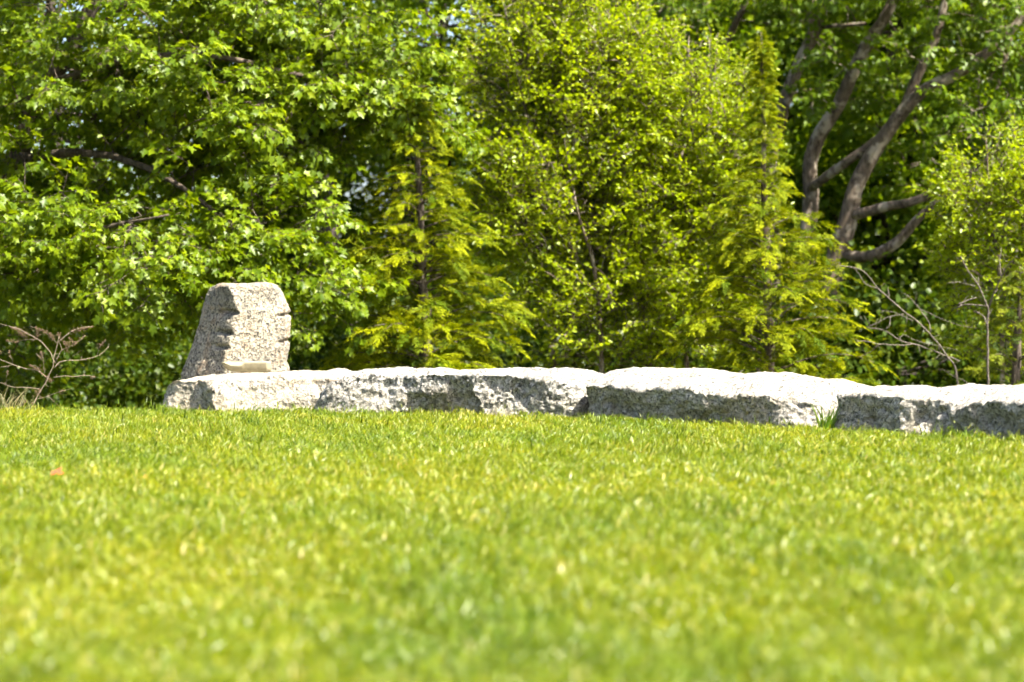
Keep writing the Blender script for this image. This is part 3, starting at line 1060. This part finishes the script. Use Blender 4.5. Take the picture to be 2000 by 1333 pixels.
# ---- old tree with leaning grey trunks
limbs = [([gz(1590, 37), P(1625, 560, 37), P(1650, 450, 37), P(1680, 345, 37), P(1735, 255, 36.8), P(1800, 180, 36.6), P(1880, 140, 36.4), P(1990, 40, 36.2), P(2080, -120, 36)], [0.26, 0.22, 0.20, 0.17, 0.15, 0.13, 0.10, 0.08, 0.05]),
         ([P(1586, 366, 37.9), P(1650, 318, 37.3), P(1740, 250, 37.0), P(1790, 150, 36.8), P(1830, 60, 36.6), P(1860, -80, 36.5)], [0.10, 0.10, 0.10, 0.10, 0.085, 0.06]),
         ([gz(1560, 38), P(1580, 430, 38), P(1590, 290, 38), P(1640, 200, 37.8), P(1690, 90, 37.6), P(1735, 20, 37.5), P(1800, -150, 37.4)], [0.2, 0.17, 0.16, 0.15, 0.14, 0.12, 0.08]),
         ([gz(1520, 38.6), P(1510, 400, 38.6), P(1520, 250, 38.6), P(1550, 150, 38.4), P(1590, 60, 38.2), P(1615, -30, 38.0), P(1640, -200, 38)], [0.17, 0.15, 0.14, 0.14, 0.13, 0.11, 0.07]),
         ([P(1525, 260, 38.4), P(1545, 170, 38.0), P(1580, 80, 37.8), P(1585, -20, 37.8)], [0.08, 0.08, 0.07, 0.05]),
         ([P(1655, 425, 37.0), P(1730, 405, 36.6), P(1800, 388, 36.4), P(1860, 365, 36.2), P(1940, 300, 36)], [0.11, 0.10, 0.09, 0.07, 0.03]),
         ([P(1640, 500, 37.0), P(1700, 502, 36.6), P(1750, 475, 36.4), P(1790, 430, 36.2), P(1830, 390, 36.0), P(1880, 320, 36)], [0.11, 0.12, 0.11, 0.09, 0.07, 0.03]),
         ([P(1605, 55, 38.2), P(1640, 52, 37.9), P(1690, 48, 37.6)], [0.04, 0.045, 0.04]),
         ([P(1880, 300, 39), P(1905, 220, 39), P(1950, 160, 38.8), P(1975, 60, 38.6)], [0.09, 0.09, 0.07, 0.04]),
         ([P(1405, 120, 40), P(1430, 60, 39.8), P(1455, 0, 39.6), P(1480, -100, 39.5)], [0.07, 0.08, 0.08, 0.06])]
blobs = [(1700, -60, 330, 90, 37.5, 2.5, 130), (1930, 40, 140, 130, 37, 2.0, 75), (1960, 200, 90, 90, 37.4, 1.6, 40), (1560, 30, 110, 70, 39.5, 1.2, 34), (2120, 100, 140, 220, 36.5, 2, 60),
         (1760, -280, 460, 150, 37.5, 3.2, 90), (1300, 20, 120, 80, 40, 1.2, 40), (1700, 180, 120, 90, 40, 1.2, 36), (1850, 300, 110, 90, 39.6, 1.2, 36), (1560, 190, 50, 50, 37.0, 0.5, 4), (1900, 230, 70, 50, 35.6, 0.6, 8), (1640, 110, 40, 30, 36.6, 0.5, 3), (1790, 90, 40, 30, 35.8, 0.5, 3)]
leafy_tree('leaning_tree', 'old tree with several thick grey trunks all leaning the same way', 'tree', gz(1590, 37), limbs, blobs, 'maple', M_far, B_grey, 41, thick=0.74, limb_names=['trunk', 'limb', 'trunk', 'trunk', 'limb', 'limb', 'limb', 'limb', 'limb', 'limb'])


# ---- forest behind: three shapes, copied
def forest_mesh(seed, n, leaf, H, low, rad, tr=0.19, ncl=30, lm_=None):
    r = np.random.default_rng(seed)
    trunk = np.array([[r.normal(0, 0.12) * k, r.normal(0, 0.12) * k, z] for k, z in enumerate(np.linspace(0, H * 0.92, 7))])
    tb = [(trunk, np.linspace(tr, 0.03 * tr / 0.19, 7))]
    cl = []
    for k in range(ncl):
        h = low + (H - low) * r.random() ** 0.9
        a = r.random() * 6.283
        rr = rad * math.sqrt(max(0.12, 1 - ((h - low) / (H - low)) ** 2)) * r.uniform(0.3, 1.0)
        c = np.array([math.cos(a) * rr, math.sin(a) * rr, h])
        p0 = trunk[np.argmin(np.abs(trunk[:, 2] - (h - rr * 0.5)))]
        tb.append((np.array([p0, (p0 + c) / 2 + [0, 0, -0.1 * rr], c]), [tr * 0.26, tr * 0.18, 0.008]))
        cl.append(c)
    tubes, _ = build_limbs(tb, 0.5)
    per = n // len(cl)
    pos = np.concatenate([c + np.clip(r.normal(0, 0.42, (per, 3)), -1.1, 1.1) * [1.15, 1.15, 0.62] for c in cl])
    N = len(pos)
    D = unit(r.normal(0, 1, (N, 3)) + [0, 0, -0.35])
    up = unit(r.normal(0, 0.5, (N, 3)) + [0, 0, 1])
    lv_, lt_ = leaf_oval(0.4, 0.2)
    V, T = stamp(lv_, lt_, frames(D, up), pos, leaf * r.uniform(0.6, 1.3, N))
    crown = mesh_tris('crown', V, T, {'rnd': np.repeat(r.random(N), len(lv_))})
    tm = mesh_tris('trunk', *tubes[0], smooth=True)
    lm = mesh_tris('limbs', *join(tubes[1:]), smooth=True)
    crown.materials.append(lm_ or M_far)
    tm.materials.append(B_dark)
    lm.materials.append(B_dark)
    return tm, lm, crown


FM = [forest_mesh(401, 13000, 0.14, 12.5, 3.2, 2.9), forest_mesh(402, 13000, 0.14, 11, 2.4, 2.7), forest_mesh(403, 14000, 0.13, 13.5, 4.2, 3.0)]
SM = forest_mesh(404, 3600, 0.14, 13.5, 5.0, 2.6, 0.16, 16)
DM = forest_mesh(405, 9000, 0.13, 13.0, 2.6, 2.6, 0.15, 26, M_shade_dark)  # forest trees in deep shade, the shade put into their leaf colour
BM = [forest_mesh(411, 9500, 0.095, 3.6, 0.4, 1.7, 0.05, 30, M_shade_dark), forest_mesh(412, 9500, 0.095, 3.0, 0.3, 1.5, 0.05, 30, M_shade_dark)]


def forest_tree(name, meshes, px, d, s, rz, label, cat, group):
    g = gz(px, d)
    root = thing(name, (0, 0, 0), label, cat, group)
    for nm, me in zip(('trunk', 'limbs', 'crown'), meshes):
        o = bpy.data.objects.new(nm, me)
        COL.objects.link(o)
        o.parent = root
        if nm != 'trunk':
            o['kind'] = 'stuff'
    root.location = Vector(g)
    root.rotation_euler = (0, 0, rz)
    root.scale = (s, s, s)
    return root


r = np.random.default_rng(77)
LT = 'shadowy slender forest tree far behind the birches'
row1 = [(-300, 44), (-110, 47), (90, 43), (640, 43), (785, 45), (860, 47), (1060, 43), (1200, 43), (1380, 44), (1520, 47), (1640, 44), (1735, 43), (1880, 45), (2050, 42), (2230, 46)]
for k, (px, d) in enumerate(row1):
    forest_tree('forest_tree', SM if 450 < px < 900 else FM[k % 3], px, d, 0.95 + 0.25 * r.random(), r.random() * 6.28, 'dark trunked forest tree in the nearer rank behind the garden trees', 'tree', 'nearer rank of forest trees')
for k, (px, d) in enumerate([(470, 50), (610, 52), (730, 49), (840, 53)]):
    forest_tree('dark_forest_tree', DM, px, d, 0.95 + 0.08 * k, 1.7 * k, 'forest tree with leaves coloured dark for the deep shade between maple and golden cypress', 'tree', 'forest trees with shade darkened leaves')
for k, px in enumerate(range(-500, 2600, 175)):
    if 150 < px < 980:
        continue
    forest_tree('forest_tree', FM[(k * 2 + 1) % 3], px + r.normal(0, 30), 56 + 8 * r.random(), 1.05 + 0.3 * r.random(), r.random() * 6.28, 'distant forest tree in the rear rank, seen only through gaps', 'tree', 'rear rank of forest trees')
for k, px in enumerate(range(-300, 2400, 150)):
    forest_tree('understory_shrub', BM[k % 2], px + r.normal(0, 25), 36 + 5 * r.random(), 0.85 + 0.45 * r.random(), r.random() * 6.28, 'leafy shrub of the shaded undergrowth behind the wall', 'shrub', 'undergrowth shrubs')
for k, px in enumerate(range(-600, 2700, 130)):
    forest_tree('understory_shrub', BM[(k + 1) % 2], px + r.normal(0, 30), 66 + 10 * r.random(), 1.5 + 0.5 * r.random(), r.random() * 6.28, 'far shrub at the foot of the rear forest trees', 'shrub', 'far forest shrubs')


# ------------------------------------------------------------------ bare twigs and dry plants
def sketch(root, origin, k, d, lines, mat, r0, name='branch', jit=0.12, rs=5, spur=0.35):
    """branches drawn as polylines in an enlarged crop of the photo, at about distance d"""
    rr = np.random.default_rng(rs)
    ends = []
    for ln in lines:
        rad, pts = ln[0], ln[1]
        q0 = rr.normal(0, jit)
        pp = [P(origin[0] + x / k, origin[1] + y / k, d + q0 * (i_ / max(1, len(pts) - 1))) for i_, (x, y) in enumerate(pts)]
        p, par = spline(pp, 0.03 if d < 25 else 0.06)
        p = p + 0.006 * np.stack([vnoise(p * 14 + q, 3 + q) for q in range(3)], -1)
        ra = np.linspace(rad * r0, rad * r0 * 0.5, len(p))
        tb = [tube(p, ra, 6)]
        for _ in range(max(1, int(len(p) * spur))):
            k_ = int(rr.integers(1, len(p) - 1)) if len(p) > 2 else 0
            dv = unit(rr.normal(0, 1, 3) * [1, 0.6, 1] + unit(p[min(k_ + 1, len(p) - 1)] - p[max(0, k_ - 1)]) * 0.8)
            L_ = rr.uniform(0.01, 0.05) * (1 if d < 25 else 3)
            tb.append(tube(np.array([p[k_], p[k_] + dv * L_ * 0.5 + rr.normal(0, 0.003, 3), p[k_] + dv * L_]), ra[k_] * np.array([0.6, 0.45, 0.25]), 4))
        obj(name, mesh_tris(name, *join(tb), smooth=True), mat, root)
        ends.append(p)
    return ends


M_stem = plain('dry_stem', (0.25, 0.19, 0.14), 0.8, 0.3, 60)
M_seed = plain('seed_husk', (0.13, 0.085, 0.05), 0.9, 0.5, 120)
base = P(56, 800, 23.2)
base[2] = 0.0
root = thing('dry_shrub', base, 'leafless brown shrub with dried flower heads standing at the lawn edge', 'shrub')
Z4 = (0, 560)
S4 = 2000 / 420.0
lines = [(1.6, [(265, 1180), (360, 1000), (430, 880), (490, 740), (510, 620), (545, 460)]),
         (0.9, [(490, 850), (560, 835), (700, 838), (830, 828), (885, 845)]),
         (1.1, [(440, 865), (360, 790), (240, 765), (110, 720), (-60, 660)]),
         (0.9, [(515, 710), (450, 590), (350, 490), (240, 430), (170, 390), (0, 350)]),
         (0.6, [(350, 490), (240, 495), (160, 515), (60, 510)]),
         (0.8, [(545, 515), (660, 420), (760, 385), (862, 375)]),
         (0.8, [(525, 690), (580, 590), (690, 540), (750, 490), (792, 460)]),
         (1.0, [(500, 760), (560, 700), (640, 690), (760, 682), (880, 655), (960, 610), (1008, 555)]),
         (0.6, [(900, 642), (930, 560), (975, 500)]),
         (0.6, [(530, 525), (440, 450), (380, 405), (280, 370)]),
         (0.6, [(415, 810), (400, 690), (380, 605)]),
         (0.6, [(440, 850), (370, 790), (330, 740), (270, 735)]),
         (0.6, [(120, 715), (100, 650), (85, 595)]),
         (0.9, [(360, 955), (260, 940), (130, 935), (-20, 885)]),
         (0.6, [(50, 930), (60, 850), (68, 785)]),
         (0.8, [(340, 1050), (450, 1020), (560, 975), (665, 945)]),
         (0.5, [(580, 590), (560, 530), (530, 500)]),
         (0.5, [(620, 690), (690, 640), (755, 590)]),
         (0.9, [(215, 1170), (210, 1090), (215, 1015)]),
         (0.5, [(440, 1010), (500, 1070), (560, 1120)]),
         (0.5, [(330, 620), (390, 690)]), (0.45, [(760, 680), (758, 655)]), (0.45, [(770, 835), (785, 808)]), (0.5, [(0, 750), (60, 738), (120, 725)])]
sketch(root, Z4, S4, 23.3, lines, M_stem, 0.0038)


def seed_head(p0, p1, wid, n, seed):
    rr = np.random.default_rng(seed)
    t_ = rr.random(n)
    ax_ = p1 - p0
    c = p0 + ax_ * t_[:, None] + rr.normal(0, 1, (n, 3)) * (wid * (1.05 - t_))[:, None]
    lv_, lt_ = np.array([(0, 0, 0), (0.4, 0.3, 0.1), (1, 0, 0), (0.4, -0.3, 0.1), (0.45, 0, -0.3), (0.45, 0, 0.35)]), np.array([(0, 1, 5), (1, 2, 5), (2, 3, 5), (3, 0, 5), (0, 4, 1), (1, 4, 2), (2, 4, 3), (3, 4, 0)])
    D = unit(rr.normal(0, 1, (n, 3)) + unit(ax_) * 0.8)
    V, T = stamp(lv_, lt_, frames(D, unit(rr.normal(0, 1, (n, 3)))), c, rr.uniform(0.007, 0.017, n))
    cv, ct_ = tube(np.array([p0, (p0 + p1) / 2, p1]), [0.003, 0.003, 0.002], 4)
    V, T = join([(V, T), (cv, ct_)])
    return mesh_tris('seed_head', V, T)


heads = [(a_, b_, w_ * 1.3, int(n_ * 1.4)) for a_, b_, w_, n_ in [((250, 445), (90, 375), 0.022, 90), ((245, 470), (190, 440), 0.02, 40), ((165, 515), (55, 505), 0.012, 45), ((350, 470), (335, 380), 0.016, 55), ((440, 440), (360, 395), 0.012, 35),
         ((500, 500), (455, 430), 0.016, 50), ((560, 470), (540, 435), 0.016, 30), ((650, 425), (862, 375), 0.014, 85), ((640, 560), (590, 510), 0.02, 45), ((690, 540), (640, 480), 0.018, 45),
         ((690, 540), (792, 458), 0.010, 45), ((915, 570), (978, 500), 0.011, 35), ((390, 660), (378, 600), 0.012, 30), ((370, 780), (270, 732), 0.016, 60), ((480, 890), (380, 800), 0.014, 60),
         ((90, 640), (85, 595), 0.010, 16), ((540, 990), (600, 965), 0.014, 30), ((340, 1010), (370, 960), 0.022, 55), ((66, 830), (68, 785), 0.008, 14), ((0, 640), (-5, 590), 0.012, 16),
         ((840, 835), (885, 845), 0.010, 18), ((210, 1100), (235, 1060), 0.018, 30), ((620, 610), (615, 560), 0.012, 22), ((265, 1130), (330, 1060), 0.02, 40)]]
for k, (a, b_, wd, n) in enumerate(heads):
    obj('seed_head', seed_head(P(a[0] / S4, 560 + a[1] / S4, 23.3), P(b_[0] / S4, 560 + b_[1] / S4, 23.3), wd, n, 700 + k), M_seed, root, kind='stuff')

M_blade = leaf_material('long_grass', [(0.0, (0.06, 0.13, 0.006)), (0.8, (0.12, 0.21, 0.008)), (1.0, (0.22, 0.24, 0.03))], (1.4, 1.4, 0.5), 0.35, worldvar=0.1)
M_dryblade = leaf_material('dry_grass', [(0.0, (0.10, 0.12, 0.03)), (0.5, (0.22, 0.20, 0.08)), (1.0, (0.32, 0.27, 0.15))], (1.2, 1.1, 0.6), 0.3, worldvar=0.1)


def blade_mesh(p0, d0, L, wd, bend, rr, n=7):
    s_ = np.linspace(0, 1, n)
    side = unit(np.cross(d0, [0, 1, 0.2]) + rr.normal(0, 0.4, 3))
    c = p0 + d0 * L * s_[:, None] + bend * (L * s_ ** 2)[:, None]
    hw = wd * np.clip(1.0 - s_ ** 2.2, 0.03, 1)
    nrm = unit(np.cross(d0, side))
    v = np.concatenate([c - side * hw[:, None], c + nrm * (hw * 0.35)[:, None], c + side * hw[:, None]])
    t_ = []
    for i_ in range(n - 1):
        for a, b_ in ((0, n), (n, 2 * n)):
            t_ += [(a + i_, b_ + i_, b_ + i_ + 1), (a + i_, b_ + i_ + 1, a + i_ + 1)]
    return mesh_tris('blade', v, np.array(t_), {'rnd': np.full(len(v), rr.random())})


def tuft(name, label, base, n, spread, hmin, hmax, mat, seed, arch=0.35, wd=0.0045):
    rr = np.random.default_rng(seed)
    root = thing(name, base, label, 'grass')
    for k in range(n):
        p = base + rr.normal(0, 1, 3) * [spread, spread * 0.5, 0]
        p[2] = base[2] - 0.01
        a = rr.random() * 6.283
        d = unit(np.array([math.cos(a) * 0.25, math.sin(a) * 0.2, 1.0]))
        obj('blade', blade_mesh(p, d, rr.uniform(hmin, hmax), wd * rr.uniform(0.7, 1.2), np.array([math.cos(a), math.sin(a) * 0.6, -0.3]) * arch * rr.uniform(0.3, 1.4), rr), mat, root)
    return root


x_, y_ = wall_pt(np.array([1613.0]))
tuft('grass_tuft', 'tall green grass tuft in the joint between two wall stones', np.array([x_[0] - 0.02, y_[0] - 0.22, 0.0]), 44, 0.034, 0.14, 0.30, M_blade, 901, 0.2, 0.008)
tuft('dry_grass_clump', 'clump of long half dry grass arching beside the leafless brown shrub', P(12, 806, 23.2) * [1, 1, 0], 42, 0.10, 0.16, 0.34, M_dryblade, 902, 0.6, 0.004)
tuft('small_grass_tuft', 'small upright green grass tuft at the foot of the brown shrub', P(78, 806, 23.15) * [1, 1, 0], 12, 0.06, 0.08, 0.18, M_blade, 903, 0.3, 0.0035)

S7 = 1714 / 360.0
root = thing('bare_shrub', gz(1868, 27.5), 'leafless grey branches slanting up behind the wall in the shady gap', 'shrub')
lines = [(1.8, [(1110, 1420), (1080, 1150), (1010, 1040), (900, 890), (810, 790), (690, 680), (560, 580), (430, 470), (330, 370), (270, 290), (180, 220), (0, 190)]),
         (1.3, [(1110, 1075), (980, 1020), (820, 960), (690, 920), (550, 925), (360, 915), (260, 890), (150, 890)]),
         (1.1, [(690, 920), (560, 880), (440, 800), (370, 775), (250, 760)]),
         (1.0, [(250, 760), (370, 710), (470, 660), (600, 635)]),
         (0.8, [(470, 660), (465, 740), (430, 775)]),
         (1.1, [(845, 800), (830, 720), (780, 640), (700, 540), (640, 470), (575, 445)]),
         (0.8, [(455, 485), (450, 390)]), (0.9, [(340, 400), (230, 350), (180, 270), (150, 220)]),
         (0.9, [(680, 700), (600, 660), (500, 620), (380, 600)]), (0.8, [(350, 925), (290, 990), (190, 1035)]),
         (0.7, [(740, 590), (900, 660), (1080, 730), (1270, 770)]), (0.7, [(1200, 1280), (1120, 1240), (1030, 1200), (970, 1160)]),
         (0.7, [(560, 870), (600, 830), (700, 880), (900, 930), (1100, 970)]), (0.6, [(190, 580), (180, 640), (215, 700)])]
sketch(root, (1640, 480), S7, 27.5, lines, B_twig, 0.0065, jit=0.25, rs=8)
root = thing('bare_sapling', gz(1928, 28), 'leafless forked grey sapling in front of the young birch', 'shrub')
lines = [(2.0, [(1385, 1500), (1378, 1030), (1372, 800), (1385, 600), (1360, 540), (1290, 370), (1200, 250), (1120, 100)]),
         (1.2, [(1370, 800), (1350, 670), (1260, 610)]),
         (1.3, [(1380, 580), (1440, 420), (1500, 300), (1560, 190), (1640, 100)]),
         (1.1, [(1365, 560), (1230, 550), (1100, 545)]), (0.9, [(1150, 548), (1040, 600)]), (0.9, [(1110, 540), (1200, 505), (1275, 480)]),
         (0.8, [(1290, 380), (1290, 290)]), (0.8, [(1500, 300), (1490, 150), (1500, 20)]), (0.7, [(1120, 340), (1000, 350)]), (0.7, [(1260, 380), (1120, 340)])]
sketch(root, (1640, 480), S7, 28.0, lines, B_twig, 0.008, jit=0.25, rs=9)

# fallen leaves on the lawn
M_red = plain('red_leaf', (0.42, 0.07, 0.035), 0.6, 0.3, 80)
M_tan = plain('tan_leaf', (0.48, 0.27, 0.05), 0.6, 0.3, 80)
for (px, py, mat, lab, s_) in ((95, 928, M_red, 'fallen red leaf lying on the lawn', 0.11), (272, 936, M_tan, 'fallen orange tan leaf lying on the lawn', 0.06)):
    d = F * 0.95 / (py - HY)
    lv_, lt_ = leaf_maple()
    R = frames(np.array([[0.8, -0.5, 0.25]]), np.array([[0.1, -0.45, 1.0]]))
    V, T = stamp(lv_, lt_, R, np.array([[(px - 1000) / F * d, d, 0.052]]), np.array([s_]))
    o = obj('fallen_leaf', mesh_tris('fallen_leaf', V, T), mat)
    tag(o, lab, 'leaf')


# ------------------------------------------------------------------ grass
def grass_patch(seed, size=0.34, n=760):
    rr = np.random.default_rng(seed)
    base = np.stack([rr.normal(0, size * 0.36, n), rr.normal(0, size * 0.36, n), np.full(n, -0.006)], -1)
    cl = fbm(np.stack([base[:, 0] * 14, base[:, 1] * 14, 0 * base[:, 0]], -1), 2, seed)
    h = 0.040 * rr.uniform(0.45, 1.35, n) * (1 + 0.6 * cl)
    a = rr.random(n) * 6.283
    lean = np.stack([np.cos(a), np.sin(a), 0 * a], -1) * np.abs(rr.normal(0.25, 0.28, n))[:, None]
    bend = np.stack([np.cos(a + rr.normal(0, .5, n)), np.sin(a), 0 * a], -1) * rr.uniform(0.1, 0.8, n)[:, None]
    b2 = rr.random(n) * 3.1416
    side = np.stack([np.cos(b2), np.sin(b2), 0 * b2], -1)
    wd = 0.0014 + 0.0036 * rr.random(n) ** 2.5
    v = []
    for s_, wf in ((0, 1.0), (0.45, 0.95), (0.8, 0.6), (1.0, 0.08)):
        c = base + (np.array([0, 0, 1.0]) + lean)[:, :] * (h * s_)[:, None] + bend * (h * s_ ** 2)[:, None]
        c[:, 2] -= 0.3 * h * s_ ** 3 * np.linalg.norm(bend, axis=1)
        v.append(c - side * (wd * wf)[:, None])
        v.append(c + side * (wd * wf)[:, None])
    V = np.stack(v, 1)                       # n, 8, 3
    tt = []
    for k in range(3):
        tt += [(2 * k, 2 * k + 1, 2 * k + 3), (2 * k, 2 * k + 3, 2 * k + 2)]
    T = (np.array(tt)[None] + (np.arange(n) * 8)[:, None, None]).reshape(-1, 3)
    rnd = np.repeat(rr.random(n) ** 0.9, 8)
    tip = np.tile([0, 0, 0.45, 0.45, 0.8, 0.8, 1, 1], n)
    return mesh_tris('grass_patch', V.reshape(-1, 3), T, {'rnd': rnd, 'tip': tip})


mgz, t, b = new_mat('grass_blades')
at = nn(t, 'ShaderNodeAttribute', attribute_name='rnd')
geo = nn(t, 'ShaderNodeNewGeometry')
col = ramp(t, [(0.0, (0.05, 0.09, 0.003)), (0.4, (0.13, 0.175, 0.003)), (0.82, (0.215, 0.25, 0.005)), (0.95, (0.28, 0.285, 0.02)), (1.0, (0.42, 0.35, 0.14))], at.outputs['Fac']).outputs[0]
nz = nn(t, 'ShaderNodeAttribute', attribute_name='tone', attribute_type='INSTANCER').outputs['Fac']
pat = ramp(t, [(0.05, (0.58, 0.76, 0.9)), (0.40, (0.95, 1.0, 1.0)), (0.62, (1.06, 1.04, 1.0)), (0.9, (1.24, 1.12, 1.1))], nz).outputs[0]
col = mix(t, 1.0, col, pat, 'MULTIPLY')
t.links.new(col, b.inputs['Base Color'])
b.inputs['Roughness'].default_value = 0.42
b.inputs['Specular IOR Level'].default_value = 0.45
tr = nn(t, 'ShaderNodeBsdfTranslucent')
t.links.new(mix(t, 1.0, col, (1.45, 1.4, 0.5), 'MULTIPLY'), tr.inputs['Color'])
ms = nn(t, 'ShaderNodeMixShader')
ms.inputs[0].default_value = 0.45
t.links.new(b.outputs[0], ms.inputs[1])
t.links.new(tr.outputs[0], ms.inputs[2])
t.links.new(ms.outputs[0], t.nodes['Material Output'].inputs[0])

protos = []
for k in range(6):
    me = grass_patch(800 + k)
    me.materials.append(mgz)
    protos.append(bpy.data.objects.new('grass_patch', me))       # used only through the node tree

rr = np.random.default_rng(99)
step = 0.165
gxs, gys = np.meshgrid(np.arange(-9.0, 9.0, step), np.arange(2.5, 23.9, step))
gxs = gxs.ravel() + rr.normal(0, 0.05, gxs.size)
gys = gys.ravel() + rr.normal(0, 0.05, gys.size)
ew = rr.uniform(-3.6, 4.4, 90)                                # uncut tufts along the foot of the wall
gxs = np.concatenate([gxs, ew])
gys = np.concatenate([gys, wall_y(ew) - rr.uniform(0.05, 0.2, 90)])
keep = (gys < np.minimum(wall_y(gxs), 23.2) + 0.05) & (np.abs(gxs) < 1.6 + gys * 0.31)
gxs, gys = gxs[keep], gys[keep]
gzs = lawn_z(gxs, gys)
N = len(gxs)
th = rr.random(N) * 6.283
lean = np.radians(rr.normal(9, 6, N))                       # the mown sward leans a little to the right
ct, st_, cl, sl_ = np.cos(th), np.sin(th), np.cos(lean), np.sin(lean)
# R = Ry(lean) * Rz(theta)
R00, R10, R20 = cl * ct, st_, -sl_ * ct
R21, R22 = sl_ * st_, cl
eul = np.stack([np.arctan2(R21, R22), -np.arcsin(np.clip(R20, -1, 1)), np.arctan2(R10, R00)], -1)
hn = fbm(np.stack([gxs * 0.9, gys * 0.9, 0 * gxs], -1), 3, 44)
scl = np.stack([np.ones(N), np.ones(N), np.where(np.abs(wall_y(gxs) - gys - 0.12) < 0.09, rr.uniform(0.55, 1.1, N) + 0.6 * (rr.random(N) < 0.08), 1.0 + 0.45 * hn)], -1) * rr.uniform(0.9, 1.12, N)[:, None]
pm = bpy.data.meshes.new('grass')
pm.vertices.add(N)
pm.vertices.foreach_set('co', np.stack([gxs, gys, gzs], -1).astype(np.float32).ravel())
for nm, arr in (('rot', eul), ('scl', scl)):
    a_ = pm.attributes.new(nm, 'FLOAT_VECTOR', 'POINT')
    a_.data.foreach_set('vector', arr.astype(np.float32).ravel())
a_ = pm.attributes.new('tone', 'FLOAT', 'POINT')
a_.data.foreach_set('value', np.clip(0.52 + 0.35 * fbm(np.stack([gxs * 2.6, gys * 1.5, 0 * gxs], -1), 3, 61) + 0.3 * vnoise(np.stack([gxs * 0.9, gys * 0.45, 0 * gxs], -1), 64) + rr.normal(0, 0.15, N), 0, 1).astype(np.float32))
a_ = pm.attributes.new('var', 'INT', 'POINT')
a_.data.foreach_set('value', rr.integers(0, 6, N).astype(np.int32))
grass = obj('grass', pm, mgz, kind='stuff')
tag(grass, 'sunlit mown lawn grass in front of the wall', 'grass')
ng = bpy.data.node_groups.new('grass_scatter', 'GeometryNodeTree')
ng.interface.new_socket('Geometry', in_out='INPUT', socket_type='NodeSocketGeometry')
ng.interface.new_socket('Geometry', in_out='OUTPUT', socket_type='NodeSocketGeometry')
gi = ng.nodes.new('NodeGroupInput')
go = ng.nodes.new('NodeGroupOutput')
jn = ng.nodes.new('GeometryNodeJoinGeometry')
for p_ in protos[::-1]:
    oi = ng.nodes.new('GeometryNodeObjectInfo')
    oi.inputs['Object'].default_value = p_
    oi.inputs['As Instance'].default_value = True
    ng.links.new(oi.outputs['Geometry'], jn.inputs[0])
ip = ng.nodes.new('GeometryNodeInstanceOnPoints')
ng.links.new(gi.outputs[0], ip.inputs['Points'])
ng.links.new(jn.outputs[0], ip.inputs['Instance'])
ip.inputs['Pick Instance'].default_value = True


def named(nm, ty):
    n_ = ng.nodes.new('GeometryNodeInputNamedAttribute')
    n_.data_type = ty
    n_.inputs['Name'].default_value = nm
    return n_.outputs['Attribute']


ng.links.new(named('var', 'INT'), ip.inputs['Instance Index'])
e2r = ng.nodes.new('FunctionNodeEulerToRotation')
ng.links.new(named('rot', 'FLOAT_VECTOR'), e2r.inputs[0])
ng.links.new(e2r.outputs[0], ip.inputs['Rotation'])
ng.links.new(named('scl', 'FLOAT_VECTOR'), ip.inputs['Scale'])
ng.links.new(ip.outputs[0], go.inputs[0])
md = grass.modifiers.new('scatter', 'NODES')
md.node_group = ng
print('TRIS', sum(len(m_.polygons) for m_ in bpy.data.meshes), 'instances', N)
